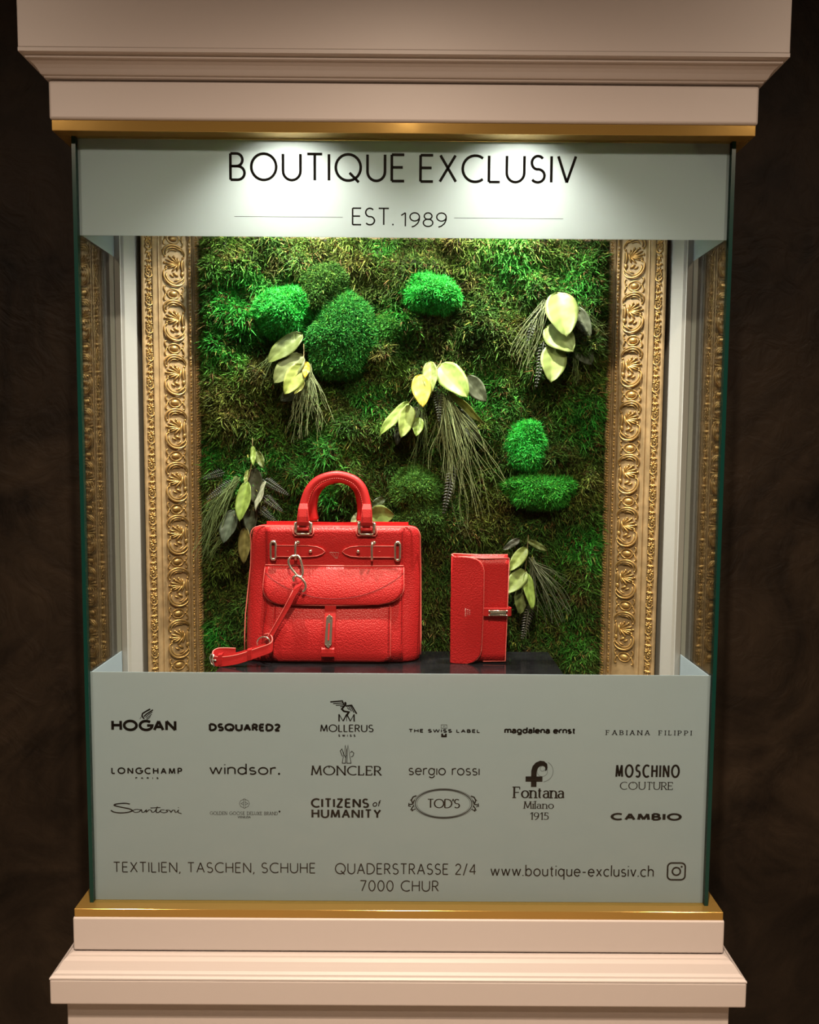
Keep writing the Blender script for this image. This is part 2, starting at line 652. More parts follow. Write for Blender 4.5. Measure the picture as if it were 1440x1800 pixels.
# --- inside of the case
for s in (-1, 1):
    prof = [(0.516, 0.1505), (0.5045, 0.1455), (0.5040, 0.1490), (0.4990, 0.1500), (0.4980, 0.1560), (0.4910, 0.1850), (0.4910, 0.262), (0.516, 0.262)]
    mb = MB()
    k = len(prof)
    vs = [(s * x, y, z) for z in (ZB, ZT) for x, y in prof]
    fs = [(i, (i + 1) % k, k + (i + 1) % k, k + i) for i in range(k)] + [tuple(range(k)), tuple(range(2 * k - 1, k - 1, -1))]
    mb.add(vs, fs)
    mb.build('corner_post', M['white'], case)
    mb = MB()
    x0, x1 = sorted((s * 0.5170, s * 0.5250))
    mb.box(x0, x1, 0.1502, YB, ZB, ZT)
    mb.build('side_stile', M['white'], case)
mb = MB()
mb.box(-0.4905, 0.4905, 0.2790, 0.294, ZB, 2.1685)
mb.build('back_board', M['white'], case)
for _x in CASE_X:
    mb = MB()
    mb.tube([(_x + 0.017 * math.cos(a * PI / 10), 0.098 + 0.017 * math.sin(a * PI / 10), 2.1668) for a in range(20)], 0.0022, 6, closed=True)
    _l = mb.build('downlight', M['lamp_body'], case, smooth=True)
    mb = MB()
    mb.ell((_x, 0.098, 2.1678), ((0.015, 0, 0), (0, 0.015, 0), (0, 0, 0.0015)), 16, 6)
    mb.build('lens', M['case_on'], _l, smooth=True)
# triangular bracket seen dimly through the frosted band, top right corner
mb = MB()
_a, _b, _c = (0.46203, 0.011, 2.0887), (0.50747, 0.011, 2.0873), (0.50737, 0.011, 2.0406)
for q in ((_a, _b), (_b, _c), (_c, _a)):
    mb.tube([(p[0], 0.0116, p[2]) for p in q], 0.0021, 6)
_cx, _cz = (_a[0] + 2 * _b[0] + _c[0]) / 4, (_a[2] + 2 * _b[2] + _c[2]) / 4 - 0.002
mb.tube([(_cx + 0.006 * math.cos(a * PI / 8), 0.0112, _cz + 0.006 * math.sin(a * PI / 8)) for a in range(16)], 0.0016, 6, closed=True)
mb.build('corner_bracket', M['plastic'], case, smooth=True)

# ================================================================== lettering on the front pane
def L_(*p):
    return list(p)


def A_(cx, cy, rx, ry, a0, a1, n=None):
    n = n or max(6, int(abs(a1 - a0) / 14))
    return [(cx + rx * math.cos(math.radians(a0 + (a1 - a0) * i / n)), cy + ry * math.sin(math.radians(a0 + (a1 - a0) * i / n))) for i in range(n + 1)]


X = 0.66      # x-height
GL = {        # glyph: (advance width, strokes); cap height 1
    'A': (.72, [[(0, 0), (.36, 1)], [(.72, 0), (.36, 1)], [(.13, .35), (.59, .35)]]),
    'B': (.56, [[(0, 0), (0, 1)], [(0, 1), (.24, 1)] + A_(.24, .76, .24, .24, 90, -90)[1:] + [(0, .52)], [(0, .52), (.28, .52)] + A_(.28, .26, .28, .26, 90, -90)[1:] + [(0, 0)]]),
    'C': (.78, [A_(.5, .5, .5, .5, 52, 308)]),
    'D': (.74, [[(0, 0), (0, 1)], [(0, 1), (.24, 1)] + A_(.24, .5, .5, .5, 90, -90)[1:] + [(0, 0)]]),
    'E': (.50, [[(0, 0), (0, 1)], [(0, 1), (.5, 1)], [(0, .52), (.44, .52)], [(0, 0), (.5, 0)]]),
    'F': (.48, [[(0, 0), (0, 1)], [(0, 1), (.48, 1)], [(0, .50), (.42, .50)]]),
    'G': (.88, [A_(.5, .5, .5, .5, 48, 360) + [(.58, .5)]]),
    'H': (.66, [[(0, 0), (0, 1)], [(.66, 0), (.66, 1)], [(0, .52), (.66, .52)]]),
    'I': (.0, [[(0, 0), (0, 1)]]),
    'L': (.44, [[(0, 0), (0, 1)], [(0, 0), (.44, 0)]]),
    'M': (.84, [[(0, 0), (.09, 1)], [(.09, 1), (.42, .05)], [(.42, .05), (.75, 1)], [(.75, 1), (.84, 0)]]),
    'N': (.70, [[(0, 0), (0, 1)], [(0, 1), (.70, 0)], [(.70, 0), (.70, 1)]]),
    'O': (1.0, [A_(.5, .5, .5, .5, 90, 450)]),
    'P': (.52, [[(0, 0), (0, 1)], [(0, 1), (.25, 1)] + A_(.25, .73, .27, .27, 90, -90)[1:] + [(0, .46)]]),
    'Q': (1.0, [A_(.5, .5, .5, .5, 90, 450), [(.55, .30), (.92, -.06)]]),
    'R': (.56, [[(0, 0), (0, 1)], [(0, 1), (.25, 1)] + A_(.25, .74, .26, .26, 90, -90)[1:] + [(0, .48)], [(.24, .48), (.56, 0)]]),
    'S': (.54, [A_(.27, .745, .245, .255, 38, 260) + A_(.27, .25, .27, .25, 82, -145)]),
    'T': (.60, [[(.30, 0), (.30, 1)], [(0, 1), (.60, 1)]]),
    'U': (.70, [[(0, 1), (0, .35)] + A_(.35, .35, .35, .35, 180, 360) + [(.70, 1)]]),
    'V': (.70, [[(0, 1), (.35, 0)], [(.70, 1), (.35, 0)]]),
    'W': (1.08, [[(0, 1), (.27, 0)], [(.54, 1), (.27, 0)], [(.54, 1), (.81, 0)], [(1.08, 1), (.81, 0)]]),
    'X': (.64, [[(0, 0), (.62, 1)], [(.64, 0), (.02, 1)]]),
    'Y': (.64, [[(0, 1), (.32, .48)], [(.64, 1), (.32, .48)], [(.32, 0), (.32, .48)]]),
    'Z': (.60, [[(.02, 1), (.58, 1)], [(.58, 1), (0, 0)], [(0, 0), (.60, 0)]]),
    '0': (.58, [A_(.29, .5, .29, .5, 90, 450)]),
    '1': (.28, [[(.24, 0), (.24, 1)], [(.24, 1), (0, .80)]]),
    '2': (.54, [A_(.27, .74, .25, .26, 165, -35) + [(0, 0)], [(0, 0), (.54, 0)]]),
    '4': (.62, [[(.48, 0), (.48, 1)], [(.48, 1), (0, .27)], [(0, .27), (.62, .27)]]),
    '5': (.52, [[(.47, 1), (.14, 1)], [(.14, 1), (.07, .55)], [(.07, .55)] + A_(.22, .31, .29, .31, 110, -140)]),
    '7': (.54, [[(0, 1), (.54, 1)], [(.54, 1), (.16, 0)]]),
    '8': (.54, [A_(.27, .76, .22, .24, -90, 270), A_(.27, .27, .27, .27, 90, 450)]),
    '9': (.54, [A_(.27, .70, .27, .30, 0, 360), [(.54, .70), (.53, .48), (.44, .22), (.26, .03), (.10, -.04)]]),
    'a': (.52, [[(.50, 0), (.50, X)], A_(.26, X / 2, .26, X / 2, 0, 360)]),
    'b': (.54, [[(.02, 0), (.02, 1.05)], A_(.28, X / 2, .26, X / 2, 0, 360)]),
    'c': (.46, [A_(.28, X / 2, .28, X / 2, 50, 310)]),
    'd': (.54, [[(.52, 0), (.52, 1.05)], A_(.26, X / 2, .26, X / 2, 0, 360)]),
    'e': (.54, [[(.02, X * .53), (.53, X * .53)] + A_(.27, X / 2, .265, X / 2, 6, 318)]),
    'f': (.30, [[(.12, 0), (.12, .82)] + A_(.28, .84, .16, .18, 180, 80), [(0, X), (.28, X)]]),
    'g': (.54, [A_(.26, X / 2, .26, X / 2, 0, 360), [(.52, X), (.52, -.08)] + A_(.27, -.06, .25, .24, 0, -150)]),
    'h': (.46, [[(.0, 0), (.0, 1.05)], [(.0, X * .55)] + A_(.23, X - .23, .23, .23, 170, 0) + [(.46, 0)]]),
    'i': (.0, [[(0, 0), (0, X)], [(0, .90), (0, .98)]]),
    'j': (.0, [[(0, 0), (0, X)]]),
    'l': (.0, [[(0, 0), (0, 1.05)]]),
    'm': (.78, [[(0, 0), (0, X)], [(0, X * .6)] + A_(.195, X - .2, .195, .2, 170, 0) + [(.39, 0)], [(.39, X * .6)] + A_(.585, X - .2, .195, .2, 170, 0) + [(.78, 0)]]),
    'n': (.46, [[(0, 0), (0, X)], [(0, X * .55)] + A_(.23, X - .23, .23, .23, 170, 0) + [(.46, 0)]]),
    'o': (.58, [A_(.29, X / 2, .29, X / 2, 90, 450)]),
    'q': (.54, [[(.52, -.35), (.52, X)], A_(.26, X / 2, .26, X / 2, 0, 360)]),
    'r': (.28, [[(0, 0), (0, X)], [(0, X * .55)] + A_(.24, X - .24, .24, .24, 170, 68)]),
    's': (.40, [A_(.20, X * .75, .175, X * .25, 40, 262) + A_(.20, X * .25, .20, X * .25, 82, -145)]),
    't': (.30, [[(.13, .88), (.13, .12)] + A_(.25, .12, .12, .12, 180, 280), [(0, X), (.29, X)]]),
    'u': (.46, [[(0, X), (0, .23)] + A_(.23, .23, .23, .23, 180, 360), [(.46, 0), (.46, X)]]),
    'v': (.46, [[(0, X), (.23, 0)], [(.46, X), (.23, 0)]]),
    'w': (.76, [[(0, X), (.19, 0)], [(.38, X), (.19, 0)], [(.38, X), (.57, 0)], [(.76, X), (.57, 0)]]),
    'x': (.44, [[(0, 0), (.43, X)], [(.44, 0), (.01, X)]]),
    '.': (.0, [[(0, -.02), (0, .07)]]),
    ',': (.05, [[(.05, .06), (-.02, -.16)]]),
    '-': (.30, [[(0, .36), (.30, .36)]]),
    '/': (.36, [[(0, -.1), (.36, 1.06)]]),
    "'": (.05, [[(.04, 1.05), (.0, .78)]]),
    ' ': (.30, []),
}
DOUBLE_A = (.46, [A_(.22, X * .70, .20, X * .30, 160, 0) + [(.42, .08), (.50, 0)], [(.42, X * .58)] + A_(.20, X * .29, .20, X * .29, 80, 330)])
PRINT_Y = 0.00825


class Print:
    """Flat vinyl print lying on the pane: pen strokes turned into faces."""

    def __init__(self):
        self.v = []
        self.f = []

    def stroke(self, pts, wv, wh=None, closed=False):
        wh = wv if wh is None else wh
        q = []
        for p in pts:
            if not q or (abs(p[0] - q[-1][0]) + abs(p[1] - q[-1][1])) > 1e-7:
                q.append(p)
        if len(q) < 2:
            return
        closed = closed or (len(q) > 3 and abs(q[0][0] - q[-1][0]) + abs(q[0][1] - q[-1][1]) < 1e-6)
        if closed and abs(q[0][0] - q[-1][0]) + abs(q[0][1] - q[-1][1]) < 1e-6:
            q = q[:-1]
        k = len(q)
        n0 = len(self.v)
        for i in range(k):
            def nrm(a, b):
                dx, dz = b[0] - a[0], b[1] - a[1]
                l = math.hypot(dx, dz) or 1
                return (-dz / l, dx / l)
            if closed:
                a, b = nrm(q[i - 1], q[i]), nrm(q[i], q[(i + 1) % k])
            else:
                a = nrm(q[max(i - 1, 0)], q[max(i, 1)])
                b = nrm(q[min(i, k - 2)], q[min(i + 1, k - 1)])
            mx, mz = a[0] + b[0], a[1] + b[1]
            l = math.hypot(mx, mz) or 1
            mx, mz = mx / l, mz / l
            s = 1 / max(0.55, mx * a[0] + mz * a[1])
            self.v.append((q[i][0] + mx * wv / 2 * s, PRINT_Y, q[i][1] + mz * wh / 2 * s))
            self.v.append((q[i][0] - mx * wv / 2 * s, PRINT_Y, q[i][1] - mz * wh / 2 * s))
        for i in range(k if closed else k - 1):
            a, b = n0 + 2 * i, n0 + 2 * ((i + 1) % k)
            self.f.append((a, a + 1, b + 1, b))

    def poly(self, pts):
        n0 = len(self.v)
        self.v += [(p[0], PRINT_Y, p[1]) for p in pts]
        self.f.append(tuple(range(n0, n0 + len(pts))))

    def disc(self, x, z, r, n=16):
        self.poly([(x + r * math.cos(2 * PI * i / n), z + r * math.sin(2 * PI * i / n)) for i in range(n)])

    def text(self, s, x0, x1, z0, cap, w, wh=None, gap=0.22, space=.30, serif=0.0, shear=0.0, two_storey=False, sx=None):
        """Text fitted between x0 and x1 on baseline z0; w, wh pen thickness relative to cap."""
        wh = w if wh is None else wh
        tot = 0
        adv = []
        for i, ch in enumerate(s):
            a, st = DOUBLE_A if (ch == 'a' and two_storey) else GL[ch]
            if ch == ' ':
                a = space
            adv.append((tot, st))
            tot += a + (gap if i < len(s) - 1 else 0)
        # the pen's own width stays unscaled
        k = (x1 - x0 - w * cap) / tot
        pw, ph = w * cap, wh * cap
        for off, st in adv:
            for path in st:
                pts = [(x0 + pw / 2 + (off + px) * k + shear * pz * cap, z0 + ph / 2 + pz * (cap - ph)) for px, pz in path]
                self.stroke(pts, pw, ph)
                if serif:
                    for e, o in ((0, 1), (-1, -2)):
                        (ax, az), (bx, bz) = pts[e], pts[o]
                        py = path[e][1]
                        if abs(bz - az) > 0.75 * math.hypot(bx - ax, bz - az) and (py in (0, 1, X) or abs(py - 1.05) < .01):
                            h = serif * cap / 2 + pw / 2
                            self.stroke([(ax - h, az), (ax + h, az)], ph, ph)
                        elif abs(bx - ax) > 0.9 * math.hypot(bx - ax, bz - az) and py in (0, 1) and path[e][0] > .3:
                            sg = -1 if py == 1 else 1
                            self.stroke([(ax, az), (ax, az + sg * cap * .2)], ph, ph)
        return self

    def build(self, name='lettering'):
        mb = MB()
        mb.v, mb.f = self.v, self.f
        return mb.build(name, M['print'], front)


def line(s, spec, w, **k):
    x0, x1, z0, cap = spec
    p = Print()
    p.text(s, x0, x1, z0, cap, w, **k)
    return p


# upper band
line('BOUTIQUE', (-0.27836, 0.00271, 2.028, 0.04499), 0.095, gap=.27).build()
line('EXCLUSIV', (0.02437, 0.27598, 2.0276, 0.04502), 0.095, gap=.27).build()
p = line('EST.', (-0.0828, -0.01584, 1.9605, 0.02822), 0.085, gap=.24)
p.build()
p = Print()
x0, x1, z0, cap = (-0.00497, 0.06925, 1.9593, 0.02382)
p.text('1989', x0, x1, z0 - 0.0006, cap * 0.98, 0.09, gap=.22)
p.build()
for spec in ((-0.27079, -0.09728, 1.9731, 0.00079), (0.08087, 0.25551, 1.9734, 0.00079)):
    p = Print()
    p.stroke([(spec[0], spec[2]), (spec[1], spec[2])], 0.0007)
    p.build('rule_line')
# lower band, bottom lines
line('TEXTILIEN, TASCHEN, SCHUHE', (-0.48736, -0.14284, 0.88238, 0.01899), 0.095, gap=.27, space=.22).build()
line('QUADERSTRASSE 2/4', (-0.1101, 0.13078, 0.88129, 0.02), 0.095, gap=.27, space=.22).build()
line('7000 CHUR', (-0.06765, 0.06746, 0.85114, 0.02007), 0.095, gap=.27, space=.24).build()
line('www.boutique-exclusiv.ch', (0.15493, 0.43369, 0.87944, 0.02052), 0.10, gap=.24).build()
# camera icon
x0, x1, z0, cap = (0.45563, 0.48846, 0.87346, 0.03254)
p = Print()
_r = 0.0085
_pts = []
for cx, cz, a in ((x1 - _r, z0 + cap - _r, 0), (x0 + _r, z0 + cap - _r, 90), (x0 + _r, z0 + _r, 180), (x1 - _r, z0 + _r, 270)):
    _pts += [(cx + (_r - .0014) * math.cos(math.radians(a + t)), cz + (_r - .0014) * math.sin(math.radians(a + t))) for t in range(0, 91, 15)]
p.stroke(_pts, 0.0028, closed=True)
_cx, _cz = (x0 + x1) / 2, z0 + cap / 2
p.stroke([(_cx + .0068 * math.cos(i * PI / 12), _cz + .0068 * math.sin(i * PI / 12)) for i in range(24)], 0.0028, closed=True)
p.disc(_cx + .0088, _cz + .0082, .0018)
p.build('camera_icon')


def mk(spec):
    """Map 0..1 local coordinates into a box of the pane."""
    x0, x1, z0, cap = spec
    return lambda u, v: (x0 + u * (x1 - x0), z0 + v * cap)


# row 1
p = line('HOGAN', (-0.4854, -0.37584, 1.1288, 0.01992), 0.23, gap=.28)
m = mk((-0.43714, -0.4144, 1.1478, 0.01939))
for pts, w in (([(0.1, .28), (.0, .1)], .0008), ([(.32, .12), (.16, .36), (.2, .58), (.45, .78), (.78, .99)], .0025), ([(.3, .32), (.5, .55), (.75, .74), (.98, .93)], .0022),
               ([(.42, .25), (.62, .48), (.93, .74)], .0013), ([(.48, .14), (.66, .32), (.88, .54)], .0012), ([(.5, .06), (.66, .16), (.8, .36)], .0011)):
    p.stroke([m(*q) for q in pts], w)
p.build('logo')
line('DSQUARED2', (-0.32176, -0.20121, 1.1294, 0.0141), 0.27, gap=.33).build('logo')
p = line('MOLLERUS', (-0.13476, -0.04501, 1.1295, 0.01313), 0.16, wh=.11, gap=.26)
x0, x1, z0, cap = (-0.10437, -0.07539, 1.1212, 0.00438)
p.text('SWISS', x0, x1, z0, cap, 0.24, gap=1.1)
m = mk((-0.11765, -0.07211, 1.1469, 0.03683))
for pts, w in (([(.32, .02), (.32, .36)], .0024), ([(.32, .36), (.47, .04)], .0012), ([(.47, .04), (.60, .36)], .0020), ([(.60, .36), (.74, .04)], .0020), ([(.74, .04), (.87, .36)], .0012), ([(.87, .36), (.88, .02)], .0024),
               ([(.60, .04), (.60, .30)], .0010), ([(.60, .30), (.68, .46), (.50, .50), (.42, .60), (.50, .72), (.58, .86)], .0030),
               ([(.0, .93), (.44, .98), (.5, .80)], .0022), ([(.10, .85), (.46, .89)], .0015), ([(.2, .77), (.48, .80)], .0015), ([(.36, .71), (.5, .74)], .0014),
               ([(.56, .74), (.78, .78), (.97, .38)], .0024), ([(.74, .74), (.87, .44)], .0015), ([(.68, .72), (.78, .50)], .0014), ([(.62, .68), (.70, .56)], .0013)):
    p.stroke([m(*q) for q in pts], w)
p.disc(*m(.55, .885), .0019)
p.build('logo')
p = line('THE SWISS LABEL', (0.0139, 0.13411, 1.1293, 0.00652), 0.25, gap=.36, space=.24)
m = mk((0.06861, 0.07812, 1.1217, 0.02141))
p.stroke([m(0, .72), m(0, 1), m(1, 1), m(1, .72)], .0006, closed=True)
p.stroke([m(.35, .74), m(.35, .88), m(.65, .88), m(.65, .74)], .0005)
p.poly([m(0, 0), m(1, 0), m(1, .29), m(.66, .29), m(.66, .16), m(.36, .16), m(.36, .29), m(0, .29)])
p.build('logo')
line('magdalena ernst', (0.17454, 0.29482, 1.1286, 0.01168), 0.23, gap=.22, space=.14, two_storey=True).build('logo')
line('FABIANA FILIPPI', (0.34577, 0.48993, 1.1273, 0.00828), 0.17, wh=.10, gap=.62, space=.5, serif=.22).build('logo')
# row 2
p = line('LONGCHAMP', (-0.487, -0.36744, 1.0546, 0.01176), 0.20, gap=.52)
x0, x1, z0, cap = (-0.44668, -0.4076, 1.0462, 0.00344)
p.text('PARIS', x0, x1, z0, cap, 0.30, gap=1.5)
p.build('logo')
p = line('windsor', (-0.32172, -0.20972, 1.0546, 0.0196), 0.125, gap=.20)
p.disc(*mk((-0.20638, -0.20209, 1.0545, 0.00442))(.5, .5), .0019)
p.build('logo')
p = line('MONCLER', (-0.15013, -0.03138, 1.0547, 0.01667), 0.155, wh=.10, gap=.26, serif=.05)
m = mk((-0.1015, -0.07816, 1.0758, 0.03226))
for pts in ([(.16, .0), (.38, .97), (.44, .72), (.40, .0), (.16, .0)], [(.50, .0), (.52, .72), (.58, .97), (.80, .0), (.50, .0)], [(.26, .50), (.14, .76), (.02, .66), (.18, .36)],
            [(.74, .56), (.86, .64), (1.0, .54), (.95, .40), (.82, .34)], [(.26, .5), (.42, .28)], [(.46, .40), (.54, .40)]):
    p.stroke([m(*q) for q in pts], .0012)
p.build('logo')
line('sergjo rossj', (0.01393, 0.13417, 1.0557, 0.01863), 0.10, gap=.19, space=.26).build('logo')
p = line('Fontana', (0.19164, 0.27825, 1.0168, 0.0202), 0.16, wh=.08, gap=.20, serif=.16, two_storey=True)
x0, x1, z0, cap = (0.20967, 0.26092, 0.99853, 0.01284)
p.text('Milano', x0, x1, z0, cap, 0.15, wh=.07, gap=.24, serif=.18, two_storey=True)
x0, x1, z0, cap = (0.22009, 0.25269, 0.97924, 0.01287)
p.text('1915', x0, x1, z0, cap, 0.15, wh=.07, gap=.20, serif=.12)
m = mk((0.21186, 0.2587, 1.0365, 0.04565))
p.poly([m(0, .20), m(.61, .20), m(.61, .40), m(0, .40)])
p.poly([m(.20, 0), m(.40, 0), m(.40, .22), m(.20, .22)])
_o = [(.20, .38), (.20, .62), (.25, .80), (.36, .93), (.52, 1.0), (.66, .98), (.77, .88), (.79, .74), (.76, .64), (.70, .60)]
_i = [(.40, .38), (.40, .58), (.43, .70), (.48, .76), (.55, .80), (.62, .80), (.68, .77), (.71, .71), (.71, .66), (.70, .61)]
for (a, b), (c, d) in zip(zip(_o, _o[1:]), zip(_i, _i[1:])):
    p.poly([m(*a), m(*b), m(*d), m(*c)])
p.stroke([m(.60 + .39 * math.cos(math.radians(t)), .595 + .40 * math.sin(math.radians(t))) for t in range(60, -86, -6)], .00045)
p.stroke([m(.60 + .19 * math.cos(math.radians(t)), .60 + .20 * math.sin(math.radians(t))) for t in range(40, -220, -10)], .00045)
p.stroke([m(.61 + .09 * math.cos(math.radians(t)), .70 + .10 * math.sin(math.radians(t))) for t in range(0, -260, -12)], .00045)
p.build('logo')
p = line('MOSCHINO', (0.36345, 0.47238, 1.0534, 0.02355), 0.145, wh=.14, gap=.50)
x0, x1, z0, cap = (0.37165, 0.46158, 1.0327, 0.01378)
p.text('COUTURE', x0, x1, z0, cap, 0.12, wh=.075, gap=.24, serif=.10)
p.build('logo')
# row 3
m = mk((-0.48898, -0.36943, 0.98514, 0.01877))
p = Print()
for pts, wv, wh in (([(.27, .93), (.20, 1.0), (.09, .94), (.05, .80), (.14, .64), (.25, .50), (.30, .32), (.24, .16), (.13, .10), (.04, .18), (.0, .34)], .0022, .0014),
                    ([(.42, .40), (.36, .44), (.31, .32), (.34, .16), (.40, .22), (.43, .42), (.44, .18), (.47, .20), (.50, .40), (.50, .18), (.54, .40), (.57, .34), (.58, .18), (.62, .26), (.66, .70)], .0014, .0009),
                    ([(.65, .66), (.64, .22), (.67, .16), (.70, .30)], .0014, .001), ([(.56, .58), (.70, .62)], .0012, .001),
                    ([(.76, .40), (.71, .40), (.70, .24), (.75, .14), (.80, .24), (.78, .38), (.83, .36), (.85, .18), (.87, .36), (.90, .38), (.91, .18), (.94, .26), (.955, .40), (.95, .18), (1.0, .06)], .0014, .0009)):
    p.stroke([(q.x, q.z) for q in smooth_path([(*m(*a)[:1], 0, m(*a)[1]) for a in pts], 4)], wv * 1.3, wh * 1.35)
p.disc(*m(.955, .62), .0008)
p.build('logo')
p = line('GOLDEN GOOSE DELUXE BRAND', (-0.32161, -0.20678, 0.98465, 0.00593), 0.11, wh=.08, gap=.30, space=.3, serif=.08)
x0, x1, z0, cap = (-0.27478, -0.25276, 0.97921, 0.00346)
p.text('VENEZIA', x0, x1, z0, cap, 0.17, wh=.12, gap=.3, serif=.1)
m = mk((-0.27174, -0.25453, 0.99651, 0.01628))
p.disc(*mk((-0.2058, -0.20197, 0.98896, 0.00395))(.5, .5), .0017)
for pts in ([(.42, 0), (.42, 1), (.58, 1), (.58, 0), (.42, 0)], [(.42, .95), (.12, .80), (.0, .5), (.12, .2), (.42, .05)], [(.58, .95), (.88, .80), (1, .5), (.88, .2), (.58, .05)], [(.42, .65), (.15, .5), (.42, .35)], [(.58, .65), (.85, .5), (.58, .35)]):
    p.stroke([m(*q) for q in pts], .00055)
p.build('logo')
p = line('CITIZENS', (-0.15075, -0.05219, 0.99798, 0.01678), 0.215, wh=.17, gap=.34)
x0, x1, z0, cap = (-0.04694, -0.03354, 1.0003, 0.01135)
p.text('of', x0, x1, z0, cap, 0.15, gap=.2, shear=.18)
x0, x1, z0, cap = (-0.14983, -0.03154, 0.97975, 0.01632)
p.text('HUMANITY', x0, x1, z0, cap, 0.215, wh=.17, gap=.36)
p.build('logo')
p = line("TOD'S", (0.04591, 0.10192, 0.99855, 0.01629), 0.15, wh=.09, gap=.12)
m = mk((0.01397, 0.13377, 0.98024, 0.05233))
for s, w in ((1.0, .0006), (.945, .0014), (.89, .0005)):
    p.stroke([m(.5 + .424 * s * math.cos(i * PI / 30), .5 + .5 * s * math.sin(i * PI / 30)) for i in range(60)], w, closed=True)
for sg in (-1, 1):
    q = lambda u, v: m(.5 + sg * u, v)
    for pts, w in (([(.385, .76), (.43, .72), (.455, .62), (.44, .52)], .0022), ([(.41, .62), (.44, .48), (.49, .46)], .0020), ([(.49, .52), (.495, .42), (.46, .40)], .0014),
                   ([(.42, .44), (.45, .34), (.44, .24)], .0020), ([(.40, .32), (.43, .28), (.47, .30)], .0016), ([(.44, .66), (.475, .60)], .0012)):
        p.stroke([q(*a) for a in pts], w)
p.build('logo')
line('CAMBIO', (0.35728, 0.47819, 0.97884, 0.01337), 0.38, wh=.24, gap=.36).build('logo')

# ================================================================== the gilded picture frame
frame = tag(empty('picture_frame', (0, 0.23, 1.06)), 'ornate gilded picture frame with shell ornaments around the moss wall', 'picture frame')
FT, FB = 2.0915, 1.060        # outer top and bottom
FPROF = [(0.482, 0.276), (0.482, 0.190), (0.4795, 0.1865), (0.4770, 0.1865), (0.4755, 0.1895), (0.4645, 0.1985), (0.4635, 0.1965), (0.4622, 0.1965), (0.4610, 0.2010), (0.4590, 0.2045), (0.4565, 0.2055),
         (0.4545, 0.2045), (0.4530, 0.2055), (0.4520, 0.2110), (0.4510, 0.2165), (0.4140, 0.2430), (0.4130, 0.2470), (0.4105, 0.2470), (0.4095, 0.2440), (0.4050, 0.2455), (0.4040, 0.2490),
         (0.4025, 0.2465), (0.4010, 0.2465), (0.4000, 0.2500), (0.3925, 0.2520), (0.3915, 0.2550), (0.3915, 0.276)]


def rail(side):
    mb = MB()
    vs, fs = [], []
    k = len(FPROF)
    for x, y in FPROF:
        d = 0.482 - x
        if side in ('l', 'r'):
            s = -1 if side == 'l' else 1
            vs += [(s * x, y, FB + d), (s * x, y, FT - d)]
        else:
            z = FT - d if side == 't' else FB + d
            vs += [(-x, y, z), (x, y, z)]
    for i in range(k):
        j = (i + 1) % k
        fs.append((2 * i, 2 * i + 1, 2 * j + 1, 2 * j))
    mb.add(vs, fs)
    return mb.build('frame_rail', M['gold_ground'], frame)


rails = {s: rail(s) for s in 'lrtb'}


def orn_mesh(name, mb, mat, mirror):
    me = bpy.data.meshes.new(name)
    me.from_pydata([((-p[0] if mirror else p[0]), p[1], p[2]) for p in mb.v], [], mb.f)
    bm = bmesh.new()
    bm.from_mesh(me)
    bmesh.ops.recalc_face_normals(bm, faces=bm.faces)
    bm.to_mesh(me)
    bm.free()
    for q in me.polygons:
        q.use_smooth = True
    me.materials.append(mat)
    return me


# ornaments are modelled flat (u towards the moss, v up, h proud of the band) and laid on the slope of the band
def sloped(x0, y0, x1, y1):
    d = Vector((x1 - x0, y1 - y0, 0)).normalized()
    return lambda u, v, h: Vector((d.x * u + d.y * h, d.y * u - d.x * h, v))


def orn_tube(mb, S, pts, r, n=6, k=3, hmul=1.0):
    q = smooth_path([S(p[0] * .001, p[1] * .001, (p[2] if len(p) > 2 else 1.2) * .0013 * hmul) for p in pts], k)
    m = len(q)
    rs = [(r[0] + (r[1] - r[0]) * math.sin(PI * i / (m - 1))) * .001 for i in range(m)]
    mb.tube(q, rs, n)


def lobe(mb, S, x0, y0, x1, y1, w, h):
    a, b = S(x0 * .001, y0 * .001, .0005), S(x1 * .001, y1 * .001, .0009)
    d = (b - a)
    n = S(0, 0, 1)
    sd = d.cross(n).normalized()
    mb.ell((a + b) / 2, (d * .55, sd * w * .00115, n * h * .0014), 8, 5)


S_band = sloped(-0.451, 0.2165, -0.414, 0.243)
S_out = sloped(-0.4755, 0.1895, -0.4645, 0.1985)


